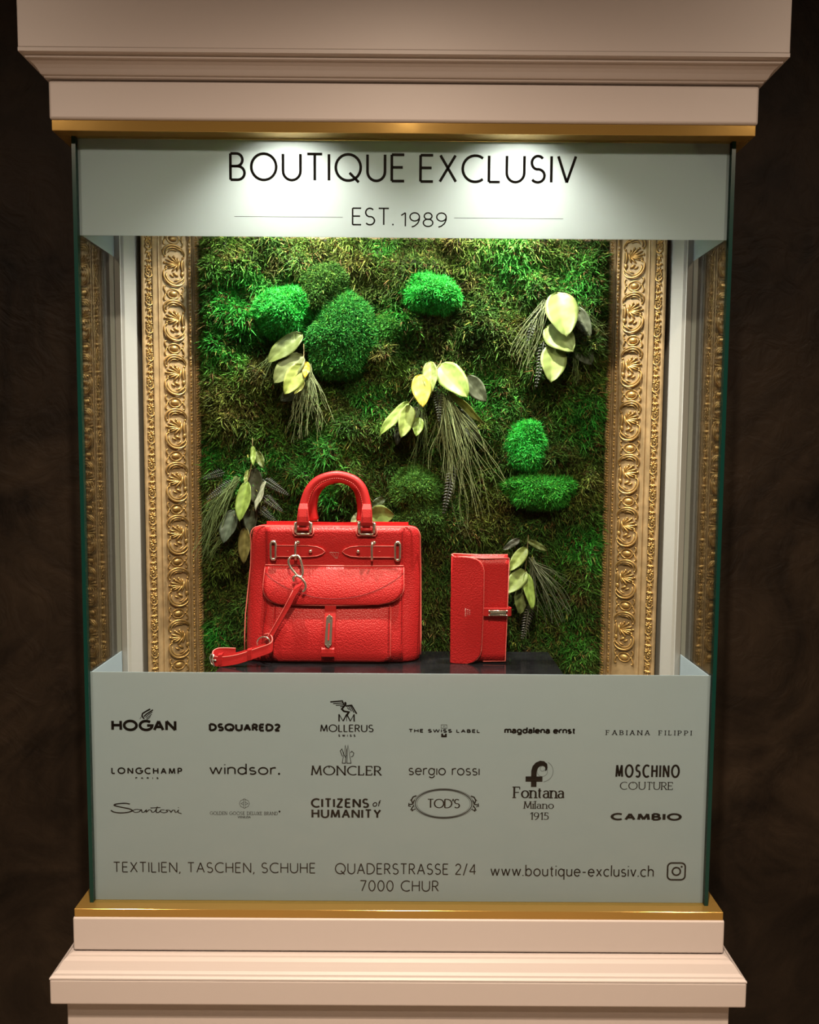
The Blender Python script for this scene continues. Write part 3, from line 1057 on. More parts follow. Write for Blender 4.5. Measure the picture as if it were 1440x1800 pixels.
def cartouche():
    mb = MB()
    S = S_band
    # upper C scroll with feathered strands
    orn_tube(mb, S, [(3.5, 17, 1), (1.5, 22), (2.5, 29, 2.2), (8, 35, 3), (17, 38, 3.2), (28, 37, 3), (37, 32, 2.6), (42, 25, 2), (41, 19, 1.2)], (.9, 1.9))
    orn_tube(mb, S, [(7, 19, 1), (6, 25, 2), (10, 31, 2.6), (18, 34, 3), (27, 33, 2.8), (33, 29, 2)], (.7, 1.6))
    orn_tube(mb, S, [(11, 24, 1.2), (15, 29, 2), (22, 30, 2.2), (27, 28, 1.5)], (.6, 1.4))
    orn_tube(mb, S, [(25, 28, 1.5), (31, 32, 2.4), (37, 29, 2.2), (39, 24, 1.6)], (.6, 1.5))
    mb.ell(S(.0048, .0165, .0012), (S(.0022, 0, 0), S(0, .0022, 0), S(0, 0, .002)), 8, 5)
    mb.ell(S(.0395, .0175, .0012), (S(.0024, 0, 0), S(0, .0024, 0), S(0, 0, .002)), 8, 5)
    # lower C scroll
    orn_tube(mb, S, [(5, -7, 1), (2.5, -11), (2, -19, 2), (6, -28, 2.8), (14, -34, 3), (24, -36, 3), (33, -34, 2.6), (40, -28, 2), (41, -21, 1.2)], (.9, 1.9))
    orn_tube(mb, S, [(8, -13, 1), (7, -20, 2), (12, -28, 2.6), (20, -31, 2.6), (27, -31, 2)], (.7, 1.6))
    orn_tube(mb, S, [(26, -31, 1.6), (32, -27, 2.2), (38, -22, 2), (40, -15, 1.4)], (.7, 1.6))
    orn_tube(mb, S, [(22, -27, 1.4), (27, -25, 2), (32, -22, 1.6)], (.6, 1.2))
    mb.ell(S(.0065, -.0065, .0012), (S(.0024, 0, 0), S(0, .0024, 0), S(0, 0, .002)), 8, 5)
    mb.ell(S(.038, -.0125, .0014), (S(.004, 0, 0), S(0, .0055, 0), S(0, 0, .0026)), 8, 5)
    # acanthus leaf opening away from the moss
    for x1, y1, w in ((13, 17, 2.0), (6, 11, 1.8), (3.5, 4, 1.8), (5, -1, 1.7), (10, -5, 1.9), (18, -10, 2.0), (22, 18, 2.0), (29, 17, 1.7)):
        lobe(mb, S, 30, 4, x1, y1, w, 2.6)
    for x1, y1 in ((13, 17), (4, 5), (7, -3), (22, 18)):
        mb.ell(S(x1 * .001, y1 * .001, .0014), (S(.0024, 0, 0), S(0, .0024, 0), S(0, 0, .0022)), 8, 5)
    lobe(mb, S, 33, 12, 28, -8, 2.4, 3.0)
    lobe(mb, S, 20, -12, 30, -18, 2.2, 2.4)
    lobe(mb, S, 14, -16, 22, -20, 1.6, 2.0)
    # upright on the inner side
    orn_tube(mb, S, [(38, 15, 1.4), (36.5, 8, 2.2), (36, 0, 2.4), (38, -8, 1.6)], (1.0, 1.9))
    orn_tube(mb, S, [(41, 12, 1), (41, 3, 1.2), (41.5, -6, 1)], (.6, 1.0))
    return mb


def oval_boss():
    mb = MB()
    S = S_band
    mb.ell(S(.0205, 0, .0004), (S(.0085, 0, 0), S(0, .0058, 0), S(0, 0, .0042)), 14, 8)
    q = [S(.0205 + .0118 * math.cos(i * PI / 10), .0088 * math.sin(i * PI / 10), .001) for i in range(20)]
    mb.tube(q, .0013, 6, closed=True)
    for sg, bu in ((-1, 4.5), (1, 37.5)):
        cx = 20.5 + sg * 12
        orn_tube(mb, S, [(cx, 0, 1.2), (bu, 0, 1.2)], (1.0, 1.4))
        for y0, y1 in ((3, 13), (-3, -13)):
            orn_tube(mb, S, [(bu, y0 * .3, 1), (bu - sg * .5, y0, 1.4), (bu + sg * 2, (y0 + y1) / 2, 1.4), (bu + sg * 1, y1, 1.2), (bu - sg * 2, y1 * .93, 1)], (.7, 1.3))
        mb.ell(S(bu * .001, .0048, .0012), (S(.0017, 0, 0), S(0, .0017, 0), S(0, 0, .0018)), 6, 4)
        mb.ell(S(bu * .001, -.0048, .0012), (S(.0017, 0, 0), S(0, .0017, 0), S(0, 0, .0018)), 6, 4)
    return mb


def scroll_leaf():
    """One repeat (50.75 mm) of the running scroll on the outer moulding."""
    mb = MB()
    S = S_out
    sp = [(6.5 + (4.6 - 3.4 * t) * math.cos(PI * (.5 + 2.6 * t)), 12 + (6.4 - 4.6 * t) * math.sin(PI * (.5 + 2.6 * t)), 1.2 + t) for t in [i / 9 for i in range(10)]]
    orn_tube(mb, S, sp, (.7, 1.2), 5, 2)
    mb.ell(S(.0062, .0125, .002), (S(.0017, 0, 0), S(0, .0017, 0), S(0, 0, .0018)), 6, 4)
    orn_tube(mb, S, [(11, 17, 1), (12, 10, 1.4), (10, 2, 1.6), (4, -3, 1.4), (2, -9, 1)], (.7, 1.3), 5)
    for x1, y1, w in ((2, -6, 1.3), (5, -15, 1.4), (10, -17, 1.3), (13, -11, 1.2), (12, -4, 1.2)):
        lobe(mb, S, 8, -5, x1, y1, w, 1.9)
    mb.ell(S(.0075, -.0065, .0016), (S(.0021, 0, 0), S(0, .0026, 0), S(0, 0, .0020)), 6, 4)
    for x1, y1 in ((1, 22), (6, 26), (12, 24), (14, 19), (1, 15)):
        lobe(mb, S, 7, 18, x1, y1, 1.5, 2.0)
    orn_tube(mb, S, [(1, 8, 1), (3, 3, 1.6), (8, 1, 1.8), (13, 4, 1.4), (13.5, 9, 1)], (.8, 1.4), 5)
    for x1, y1 in ((1, -21), (5, -24), (11, -24), (14, -20)):
        lobe(mb, S, 7, -18, x1, y1, 1.5, 2.0)
    return mb


PER = 0.1015
for side, sgn, zo in (('l', -1, 1.8930), ('r', 1, 1.9142)):
    par = rails[side]
    ms = {n: orn_mesh(n, f(), M['gold'], side == 'r') for n, f in (('shell_cartouche', cartouche), ('oval_boss', oval_boss), ('scroll_leaf', scroll_leaf))}

    def lay(name, x, y, z):
        o = bpy.data.objects.new(name, ms[name])
        o.location = (x, y, z)
        put(o, par)
        return o
    for i in range(-1, 9):
        z = zo - PER * i
        if FB + .10 < z < FT - .07:
            lay('oval_boss', sgn * 0.451, 0.2165, z)
        z -= PER / 2
        if FB + .10 < z < FT - .10:
            lay('shell_cartouche', sgn * 0.451, 0.2165, z)
    z = FT - 0.075
    while z > FB + .08:
        lay('scroll_leaf', sgn * 0.4755, 0.1895, z)
        z -= PER / 2
    # pearl row and the little leaf edge: hundreds of tiny pieces, kept as one part each
    mb = MB()
    z = FT - 0.085
    i = 0
    while z > FB + .085:
        long = i % 3 == 2
        mb.ell((sgn * 0.4072, 0.2443, z), ((.0021, 0, 0), (0, .0022, 0), (0, 0, .0046 if long else .0021)), 6, 4)
        z -= 0.0095 if long else 0.0058
        i += 1
    tag(mb.build('pearl_row', M['gold'], par, smooth=True), kind='stuff')
    mb = MB()
    z = FT - 0.09
    i = 0
    while z > FB + .09:
        for sx, sz in ((.0026, .0022), (-.0022, -.0016)):
            mb.ell((sgn * (0.3962 + sx * .55), 0.2505, z + sz), ((.0024, 0, .0014 if i % 2 else -.0014), (0, .0019, 0), (0, 0, .0015)), 6, 4)
        z -= 0.0052
        i += 1
    tag(mb.build('leaf_edge', M['gold'], par, smooth=True), kind='stuff')

# ================================================================== the moss wall
rng = np.random.RandomState(7)


def h0(x, z):
    return 0.03 * vnoise(x + 5, z, 4, 0.03)


def moss_depth(x, z):
    """y of the mossy surface (smaller = further out)."""
    h = 0.020 * vnoise(x + 3, z, 1, 0.11) + 0.040 * vnoise(x + 3, z + .3 * h0(x, z), 2, 0.05) ** 1.6 + 0.018 * vnoise(x + 3, z, 3, 0.024)
    y = 0.2660 - h
    # the moss is pressed flat behind the bags
    k = np.clip((1.47 - z) / 0.06, 0, 1)
    y = y * (1 - k) + np.maximum(y, 0.226) * k
    # and sits a little lower at the frame's edge
    e = np.clip((np.abs(x) - 0.368) / 0.020, 0, 1)
    return y * (1 - e) + np.maximum(y, 0.256 + .004 * vnoise(x, z, 8, .05)) * e


MX0, MX1, MZ0, MZ1 = -0.391, 0.391, 1.16, 2.0
gx, gz = np.meshgrid(np.linspace(MX0, MX1, 160), np.linspace(MZ0, MZ1, 180))
gy = moss_depth(gx, gz) + 0.004
V = np.stack([gx, gy, gz], -1).reshape(-1, 3)
w = 160
idx = np.arange(160 * 180).reshape(180, 160)
F = np.stack([idx[:-1, :-1], idx[:-1, 1:], idx[1:, 1:], idx[1:, :-1]], -1).reshape(-1, 4)
# a back sheet gives the backing thickness
mw = tag(empty('moss_wall', (0, 0.265, 1.16)), 'green sheet moss wall filling the gilded frame', 'moss wall')
np_mesh('moss_backing', V, F, np.tile([[0.012, 0.016, 0.006]], (len(V), 1)), M['soil'], mw, smooth=True)
mb = MB()
mb.box(MX0, MX1, 0.264, 0.2785, MZ0, MZ1)
mb.build('backing_board', M['soil'], mw)

GREEN = np.array([0.028, 0.260, 0.028])
MID = np.array([0.034, 0.092, 0.013])
OLIVE = np.array([0.088, 0.100, 0.016])
BROWN = np.array([0.100, 0.058, 0.018])
YELLOW = np.array([0.20, 0.21, 0.045])
DARK = np.array([0.020, 0.055, 0.014])
# patches of different mosses (x, z, radius, strength of the fresh green)
FRESH = [(-0.30277, 0.24, 1.8715) + (0.075, 1.0), (-0.34679, 0.24, 1.7965) + (0.05, .8), (-0.02704, 0.24, 1.8362) + (0.045, .8), (-0.0439, 0.24, 1.9791) + (0.03, .6), (-0.16281, 0.24, 1.5813) + (0.06, .5), (0.15359, 0.24, 1.7032) + (0.07, .45),
         (0.20401, 0.24, 1.9494) + (0.06, .45), (0.32329, 0.24, 1.9185) + (0.05, .55), (-0.2614, 0.24, 1.5915) + (0.04, .7), (-0.31647, 0.24, 1.5583) + (0.03, .9), (0.35102, 0.24, 1.6612) + (0.05, .7), (0.35678, 0.24, 1.4192) + (0.06, .6), (-0.16294, 0.24, 1.5043) + (0.05, .7),
         (-0.36404, 0.24, 1.2349) + (0.03, .7), (0.32756, 0.24, 1.2394) + (0.05, .4), (-0.06451, 0.24, 1.7016) + (0.04, .6), (-0.37093, 0.24, 1.5907) + (0.03, .7)]
OLIVES = [(-0.32349, 0.24, 1.9613) + (0.05, 1.0), (-0.33695, 0.24, 1.6997) + (0.07, .9), (-0.07612, 0.24, 1.9684) + (0.09, .8), (0.09591, 0.24, 1.9802) + (0.08, .7), (0.26804, 0.24, 1.9815) + (0.05, .6), (-0.06479, 0.24, 1.7878) + (0.05, .6), (-0.26111, 0.24, 1.6351) + (0.05, .6),
          (0.34314, 0.24, 1.5299) + (0.05, .8), (0.16769, 0.24, 1.4845) + (0.05, .9), (0.20633, 0.24, 1.8112) + (0.05, .5), (-0.30714, 0.24, 1.3702) + (0.06, .7), (-0.38086, 0.24, 1.6723) + (0.02, 1.0)]


def moss_colour(x, z, r):
    n = len(x)
    c = np.tile(MID, (n, 1))
    a = vnoise(x + 9, z, 11, 0.05)[:, None]
    b = vnoise(x + 9, z, 12, 0.022)[:, None]
    c = c * (1 - np.clip(a * 1.6 - .7, 0, 1)) + OLIVE * np.clip(a * 1.6 - .7, 0, 1)

    def field(L):
        f = np.zeros(n)
        for px, py, pz, rad, st in L:
            f = np.maximum(f, st * np.exp(-((x - px) ** 2 + (z - pz) ** 2) / (rad * rad)))
        return np.clip(f * 1.35 + (a[:, 0] - .5) * .5, 0, 1)[:, None]
    k = field(OLIVES)
    c = c * (1 - k * .8) + OLIVE * k * .8
    k = field(FRESH)
    c = c * (1 - k) + GREEN * k
    k = np.clip(b * 2.2 - 1.45, 0, 1)
    c = c * (1 - k) + BROWN * k
    q = rng.rand(n, 1)
    c = np.where(q > .93, YELLOW * .8, c)
    c = np.where(q < .10, BROWN * .8, c)
    return c * (0.75 + 0.8 * rng.rand(n, 1)) * r


def blades(base, direc, side, length, width, bend, col, tipcol=1.15):
    """Curved two-segment blades: 5 vertices, 3 triangles each."""
    n = len(base)
    L = length[:, None]
    W = width[:, None]
    m = base + direc * L * .55
    t = base + direc * L + bend * L
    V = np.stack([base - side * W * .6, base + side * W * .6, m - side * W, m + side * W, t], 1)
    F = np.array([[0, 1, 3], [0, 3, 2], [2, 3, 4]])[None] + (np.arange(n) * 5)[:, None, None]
    Cc = np.stack([col * .8, col * .8, col, col, col * tipcol], 1)  # lighter tips: highlights on the fronds painted into the colour
    return V.reshape(-1, 3), F.reshape(-1, 3), Cc.reshape(-1, 3)


def unit(a):
    return a / (np.linalg.norm(a, axis=1, keepdims=True) + 1e-9)


def fur(P, N, n_per, length, width, spread, col, droop=0.25):
    """Tufts of n_per blades on points P with normals N."""
    n = len(P)
    P = np.repeat(P, n_per, 0)
    N = np.repeat(N, n_per, 0)
    col = np.repeat(col, n_per, 0)
    k = len(P)
    d = unit(N + spread * rng.normal(size=(k, 3)))
    s = unit(np.cross(d, rng.normal(size=(k, 3))))
    bend = rng.normal(size=(k, 3)) * .35 + np.array([0, 0, -droop])
    L = length * (.55 + .9 * rng.rand(k))
    W = width * (.6 + .8 * rng.rand(k))
    return blades(P, d, s, L, W, bend, np.clip(col * np.exp(rng.normal(size=(k, 1)) * .42), 0, .85), 1.35)  # random bright blades paint lit fronds into the moss colour


NT = 52000
mx = MX0 + .002 + (MX1 - MX0 - .004) * rng.rand(NT)
mz = MZ0 + (MZ1 - MZ0) * rng.rand(NT)
my = moss_depth(mx, mz)
e = .004
nx_ = (moss_depth(mx + e, mz) - moss_depth(mx - e, mz)) / (2 * e)
nz_ = (moss_depth(mx, mz + e) - moss_depth(mx, mz - e)) / (2 * e)
N = unit(np.stack([nx_, -np.ones(NT), nz_], 1))
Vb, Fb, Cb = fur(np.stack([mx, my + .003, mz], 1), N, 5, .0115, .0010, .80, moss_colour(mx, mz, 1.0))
tag(np_mesh('moss_fronds', Vb, Fb, Cb, M['moss'], mw), 'dense short green moss fronds', kind='stuff')


def cushion(label, px, rx, rz, dep, col, seed, yc=0.238, n=4200, bumps=.26):
    """A cushion of pole moss: lumpy core covered in very short stubble, one mesh."""
    rs = np.random.RandomState(seed)
    nu, nv = 28, 18
    u = np.linspace(0, 2 * PI, nu, endpoint=False)
    v = np.linspace(0.02, PI - .02, nv)
    U, Vv = np.meshgrid(u, v)
    D = np.stack([np.sin(Vv) * np.cos(U), -np.cos(Vv), np.sin(Vv) * np.sin(U)], -1).reshape(-1, 3)

    def surf(D):
        q = vnoise(D[:, 0] * 1.0 + seed * 3.1 + 10, D[:, 2] * 1.0 + D[:, 1] * .7 + 20, seed, .75) + .5 * vnoise(D[:, 0] + 31 + D[:, 1] * .5, D[:, 2] + 7, seed + 1, .35)
        r = 1 - bumps + bumps * 1.5 * q
        # superellipse-ish: fuller cushions
        return np.array(px) * [1, 0, 1] + np.array([0, yc, 0]) + D * np.array([rx, dep, rz]) * r[:, None]
    Vc = surf(D)
    idx = np.arange(nu * nv).reshape(nv, nu)
    F4 = np.stack([idx[:-1], np.roll(idx[:-1], -1, 1), np.roll(idx[1:], -1, 1), idx[1:]], -1).reshape(-1, 4)
    F3 = np.concatenate([F4[:, [0, 1, 2]], F4[:, [0, 2, 3]]])
    Cc = np.tile(np.array(col) * .30, (len(Vc), 1))
    # stubble on the side that faces out
    d = rs.normal(size=(n * 2, 3))
    d = unit(d)
    d = d[d[:, 1] < .35][:n]
    P = surf(d)
    Nn = unit(d / np.array([rx, dep, rz]))
    col0 = np.array(col) * (.55 + .9 * rs.rand(len(P), 1)) + np.array([.05, .045, .004]) * (rs.rand(len(P), 1) > .8)
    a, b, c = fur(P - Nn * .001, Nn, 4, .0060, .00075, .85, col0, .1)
    V = np.concatenate([Vc, a])
    F = np.concatenate([F3, b + len(Vc)])
    o = np_mesh('moss_cushion', V, F, np.concatenate([Cc, c]), M['cushion'], None, loc=(px[0], yc, px[2] - rz))
    return tag(o, label, 'moss', 'cushions of pole moss on the moss wall')


BRIGHT = (0.036, 0.42, 0.058)
FRESHG = (0.030, 0.20, 0.032)
DEEP = (0.042, 0.120, 0.020)
cushion('bright green round moss cushion above the upper left leaf spray', (-0.22626, 0.22, 1.858), .049, .045, .042, BRIGHT, 21)
cushion('dark green moss cushion at the top of the upper left cluster', (-0.15363, 0.22, 1.9088), .044, .046, .036, DEEP, 22)
cushion('largest moss cushion, right of the upper left cluster', (-0.11633, 0.22, 1.8146), .063, .078, .046, FRESHG, 23, n=8200)
cushion('wide bright emerald moss cushion alone at the top centre', (0.0445, 0.22, 1.8977), .055, .039, .046, BRIGHT, 24, yc=.232)
cushion('bright green moss cushion right of the long grass spray', (0.23514, 0.22, 1.6145), .041, .047, .042, BRIGHT, 25)
cushion('flat wide moss cushion below the bright one on the right', (0.26824, 0.22, 1.527), .068, .033, .046, (.04, .30, .035), 26, yc=.232)
cushion('upper of two dark moss cushions right of the bag handles', (0.02168, 0.22, 1.5264), .047, .040, .046, (.060, .165, .028), 27, yc=.232)
cushion('lower of two dark moss cushions right of the bag handles', (0.03298, 0.22, 1.472), .050, .041, .042, (.050, .125, .024), 28, yc=.234)
cushion('small soft green moss cushion right of the largest cushion', (-0.02762, 0.22, 1.83), .026, .030, .020, (.045, .20, .03), 29, n=2200, yc=.236)

# ================================================================== leaf sprays
LIME = (0.25, 0.36, 0.07)
PALE = (0.29, 0.37, 0.11)
OLV = (0.13, 0.17, 0.04)
YEL = (0.52, 0.40, 0.04)
GREY = (0.075, 0.095, 0.055)
BLK = (0.03, 0.038, 0.024)
BRN = (0.20, 0.17, 0.05)


def leaf(parent, base, tip, wid, col, cup=.22, curl=.12, roll=0.0, seed=0):
    """Ovate leaf blade with midrib, side veins, cupping and a short stalk."""
    rs = random.Random(seed * 7919 + int(abs(base[0]) * 9999))
    b, t = Vector(base), Vector(tip)
    ax = t - b
    L = ax.length
    ax.normalize()
    out = Vector((0, -1, 0))
    out = (out - ax * out.dot(ax)).normalized()
    sd = ax.cross(out).normalized()
    c, s = math.cos(roll), math.sin(roll)
    out, sd = out * c + sd * s, sd * c - out * s
    nl, nw = 14, 8
    vs, cols = [], []
    for i in range(nl + 1):
        q = i / nl
        w = wid / 2 * (math.sin(PI * q ** .92) ** .62 if 0 < q < 1 else 0) * (1.03 - .22 * q) + .0004
        for j in range(-nw // 2, nw // 2 + 1):
            g = j / (nw / 2)
            vein = .0006 * math.sin(q * 26 - abs(g) * 5) * (1 - abs(g) * .5)
            wav = .0022 * math.sin(q * 9 + rs.random() * .2 + (g > 0)) * g * g
            h = cup * w * (abs(g) ** 1.6) - curl * L * (q - .35) ** 2 + vein + wav - (.0009 if j == 0 else 0)
            p = b + ax * (L * q) + sd * (w * g) + out * h
            vs.append(tuple(p))
            k = 1.0 + (.28 if j == 0 else 0) - .20 * abs(math.sin(q * 13 - abs(g) * 2.5)) ** 3 + rs.uniform(-.04, .04)
            tipb = 1 - .12 * (q > .9)
            cols.append([min(1, x * k * tipb) for x in col])
    w_ = nw + 1
    F = []
    for i in range(nl):
        for j in range(nw):
            F.append((i * w_ + j, i * w_ + j + 1, (i + 1) * w_ + j + 1, (i + 1) * w_ + j))
    V = np.array(vs)
    F = np.array(F)
    # thin back face gives the blade a thickness
    Vb = V - np.array(out) * .0005
    n0 = len(V)
    rim = [i * w_ for i in range(nl + 1)] + [nl * w_ + j for j in range(1, w_)] + [i * w_ + nw for i in range(nl - 1, -1, -1)] + [j for j in range(nw - 1, 0, -1)]
    R_ = np.array([(a, d, d + n0, a + n0) for a, d in zip(rim, rim[1:] + rim[:1])])
    Fa = np.concatenate([F, F[:, ::-1] + n0, R_])
    Ca = np.concatenate([np.array(cols), np.array(cols) * .8])
    return np_mesh('leaf', np.concatenate([V, Vb]), Fa, Ca, M['leaf'], parent, loc=tuple(base), smooth=True)


def strands(parent, root, ends, n, col, r=.0006, seed=0, sag=.10, spread=.006, wob=.06, name='grass_strands'):
    """A bundle of thin grass strands fanning from root; ends = two or more end points spanning the fan."""
    rs = random.Random(seed)
    Vs, Fs, Cs = [], [], []
    m = 0
    for i in range(n):
        q = rs.random() * (len(ends) - 1)
        j = min(int(q), len(ends) - 2)
        e = Vector(ends[j]).lerp(Vector(ends[j + 1]), q - j)
        a = Vector(root) + Vector((rs.uniform(-1, 1), rs.uniform(-.6, .6), rs.uniform(-1, 1))) * spread
        k = rs.uniform(.62, 1.06)
        e = Vector(a).lerp(e, k) + Vector((rs.uniform(-1, 1), rs.uniform(-.8, .4), rs.uniform(-1, 1))) * spread * 1.2
        L = (e - a).length
        mid = a.lerp(e, .5) + Vector((rs.uniform(-wob, wob) * L, -abs(rs.gauss(0, .05)) * L, rs.uniform(0, sag) * L))
        m2 = a.lerp(e, .78) + Vector((rs.uniform(-wob, wob) * L * .8, rs.uniform(-.03, .03) * L, rs.uniform(0, sag) * .5 * L))
        pts = smooth_path([a, mid, m2, e], 4)
        kk = len(pts)
        mb = MB()
        mb.tube(pts, [r * (1.1 - .7 * x / (kk - 1)) for x in range(kk)], 3, cap=False)
        Vs.append(np.array([tuple(p) for p in mb.v]))
        Fs.append(np.array(mb.f) + m)
        m += len(mb.v)
        cc = np.array(col) * rs.uniform(.55, 1.25)
        Cs.append(np.tile(cc, (len(mb.v), 1)))
    o = np_mesh(name, np.concatenate(Vs), np.concatenate(Fs), np.concatenate(Cs), M['grass'], parent, loc=tuple(root))
    return tag(o, kind='stuff')


def fern(parent, base, tip, half, col, n=16, seed=0):
    """Fern frond: rachis with paired leaflets that shorten towards the tip."""
    b, t = Vector(base), Vector(tip)
    ax = (t - b)
    L = ax.length
    ax.normalize()
    out = Vector((0, -1, 0))
    out = (out - ax * out.dot(ax)).normalized()
    sd = ax.cross(out)
    mb = MB()
    path = [b + ax * (L * i / 8) + out * (.10 * L * math.sin(PI * i / 8)) for i in range(9)]
    mb.tube(path, [.0009 - .00008 * i for i in range(9)], 4)
    for i in range(n):
        q = .06 + .92 * i / n
        p = b + ax * (L * q) + out * (.10 * L * math.sin(PI * q))
        w = half * (1 - q) ** .6 * (1.0 if q > .12 else .7)
        for s in (-1, 1):
            e = p + sd * (s * w) + ax * (w * .45) + out * (-.25 * w)
            d = (e - p)
            n_ = ax * (L / n * .30)
            md = p + d * .5 + out * .0008
            k = len(mb.v)
            mb.v += [tuple(p), tuple(md + n_), tuple(e), tuple(md - n_), tuple(p + d * .5 - out * .0008)]
            mb.f += [(k, k + 3, k + 1), (k + 1, k + 3, k + 2), (k, k + 1, k + 4), (k + 1, k + 2, k + 4), (k + 2, k + 3, k + 4), (k + 3, k, k + 4)]
    V = np.array(mb.v)
    tri = []
    for f in mb.f:
        for i in range(1, len(f) - 1):
            tri.append((f[0], f[i], f[i + 1]))
    return np_mesh('fern_frond', V, np.array(tri), np.tile(np.array(col), (len(V), 1)), M['grass'], parent, loc=tuple(base))


def stalk(parent, pts, r=.0011, col=(.16, .13, .05)):
    mb = MB()
    q = smooth_path(pts, 4)
    mb.tube(q, r, 5)
    tri = []
    for f in mb.f:
        for i in range(1, len(f) - 1):
            tri.append((f[0], f[i], f[i + 1]))
    return np_mesh('stalk', np.array([tuple(p) for p in mb.v]), np.array(tri), np.tile(np.array(col), (len(mb.v), 1)), M['grass'], parent, loc=tuple(pts[0]), smooth=True)


def spray(label, at_):
    return tag(empty('leaf_spray', at_), label, 'plant', 'leaf sprays on the moss wall')


GR = (.26, .31, .14)
GRD = (.17, .24, .08)
# upper left
A = spray('leaf spray with drooping grass below the upper left moss cushions', (-0.19295, 0.225, 1.8062))
leaf(A, (-0.18905, 0.212, 1.8192), (-0.25145, 0.19, 1.7637), .040, OLV, seed=1, roll=.3)
leaf(A, (-0.18719, 0.205, 1.7784), (-0.23878, 0.182, 1.7256), .046, (.16, .19, .06), seed=2, roll=.2)
leaf(A, (-0.18712, 0.196, 1.7607), (-0.21609, 0.17, 1.7041), .038, (.32, .38, .08), seed=3, roll=-.2)
leaf(A, (-0.17892, 0.198, 1.7651), (-0.18143, 0.184, 1.7345), .014, YEL, seed=4)
leaf(A, (-0.18616, 0.196, 1.7314), (-0.19927, 0.176, 1.7047), .016, (.34, .36, .07), seed=5)
leaf(A, (-0.19498, 0.206, 1.7153), (-0.22862, 0.196, 1.6933), .026, GREY, seed=6)
strands(A, (-0.17652, 0.204, 1.7564), [(-0.22571, 0.196, 1.6428), (-0.19948, 0.19, 1.6185), (-0.16242, 0.19, 1.6262), (-0.12592, 0.196, 1.6583)], 46, GR, seed=1)
strands(A, (-0.24244, 0.212, 1.781), [(-0.28025, 0.208, 1.7508), (-0.27418, 0.208, 1.7086), (-0.25457, 0.206, 1.7191)], 16, GRD, r=.0005, seed=2)
stalk(A, [(-0.18803, 0.22, 1.8003), (-0.18553, 0.2, 1.7611), (-0.18875, 0.192, 1.7446)])
# centre
B = spray('large leaf spray with a yellow leaf and long grass in the centre', (0.06534, 0.23, 1.7662))
leaf(B, (0.06681, 0.212, 1.7642), (0.11796, 0.172, 1.7025), .053, LIME, seed=7, roll=-.15)
leaf(B, (0.04969, 0.212, 1.7694), (0.05056, 0.186, 1.7093), .032, (.27, .33, .09), seed=8, roll=.35)
leaf(B, (0.03058, 0.205, 1.7443), (0.03691, 0.176, 1.6836), .038, YEL, seed=9)
leaf(B, (0.01073, 0.205, 1.6935), (-0.04376, 0.186, 1.6322), .024, LIME, seed=10, roll=.4)
leaf(B, (0.0129, 0.2, 1.6869), (-0.00248, 0.176, 1.6271), .032, (.30, .38, .09), seed=11, roll=-.2)
leaf(B, (0.03008, 0.2, 1.6638), (0.02486, 0.184, 1.6295), .022, LIME, seed=12)
leaf(B, (0.11862, 0.216, 1.7417), (0.15502, 0.198, 1.6951), .036, (.13, .15, .09), seed=13, roll=.3)
leaf(B, (0.08636, 0.208, 1.7133), (0.14812, 0.186, 1.6525), .020, (.34, .40, .10), seed=14, roll=.8)
leaf(B, (0.09011, 0.212, 1.6839), (0.14706, 0.204, 1.6201), .032, GREY, seed=15)
leaf(B, (-0.00619, 0.214, 1.6577), (-0.0112, 0.206, 1.6126), .018, BLK, seed=16)
leaf(B, (0.01939, 0.214, 1.6845), (0.03461, 0.208, 1.6471), .022, (.10, .12, .05), seed=161)
strands(B, (0.07778, 0.206, 1.7088), [(0.03918, 0.2, 1.5938), (0.06822, 0.196, 1.5567), (0.09829, 0.19, 1.5092), (0.11511, 0.19, 1.4397), (0.15194, 0.19, 1.4829), (0.1839, 0.196, 1.5309), (0.20227, 0.2, 1.5501)], 62, (.32, .38, .17), r=.00065, seed=3, spread=.009)
strands(B, (0.03528, 0.21, 1.7004), [(-0.0088, 0.21, 1.5612), (0.02366, 0.21, 1.5399), (0.0553, 0.2, 1.5832)], 16, GRD, r=.0005, seed=4)
fern(B, (0.09632, 0.206, 1.577), (0.07622, 0.19, 1.4791), .016, (.10, .10, .09), 16)
fern(B, (0.06279, 0.206, 1.7161), (0.06811, 0.19, 1.652), .014, (.07, .075, .06), 12)
stalk(B, [(0.07155, 0.225, 1.7721), (0.06676, 0.21, 1.7619), (0.05399, 0.205, 1.7423), (0.01392, 0.205, 1.6946), (0.00554, 0.202, 1.6743)])
# right
D_ = spray('leaf spray with three broad pale leaves on the right', (0.2894, 0.23, 1.9004))
leaf(D_, (0.28495, 0.206, 1.8978), (0.29717, 0.168, 1.8132), .064, PALE, seed=17, cup=.15)
leaf(D_, (0.26682, 0.204, 1.8359), (0.30999, 0.172, 1.7863), .056, (.28, .36, .11), seed=18, cup=.15, roll=-.1)
leaf(D_, (0.2806, 0.2, 1.8), (0.27096, 0.168, 1.7301), .052, (.27, .35, .10), seed=19, cup=.18)
leaf(D_, (0.32146, 0.216, 1.8718), (0.34732, 0.202, 1.8154), .030, (.14, .16, .10), seed=20, roll=.4)
leaf(D_, (0.32419, 0.214, 1.8274), (0.33964, 0.204, 1.801), .022, (.12, .15, .07), seed=21)
leaf(D_, (0.323, 0.216, 1.8046), (0.35263, 0.206, 1.7656), .036, GREY, seed=22)
strands(D_, (0.26345, 0.214, 1.8794), [(0.1997, 0.206, 1.8149), (0.20449, 0.202, 1.7515), (0.22133, 0.2, 1.7431), (0.25494, 0.204, 1.7941)], 34, GR, r=.0006, seed=5)
strands(D_, (0.32313, 0.214, 1.8735), [(0.36318, 0.21, 1.8501), (0.38049, 0.208, 1.8186), (0.37874, 0.206, 1.7847)], 14, GRD, r=.0005, seed=6)
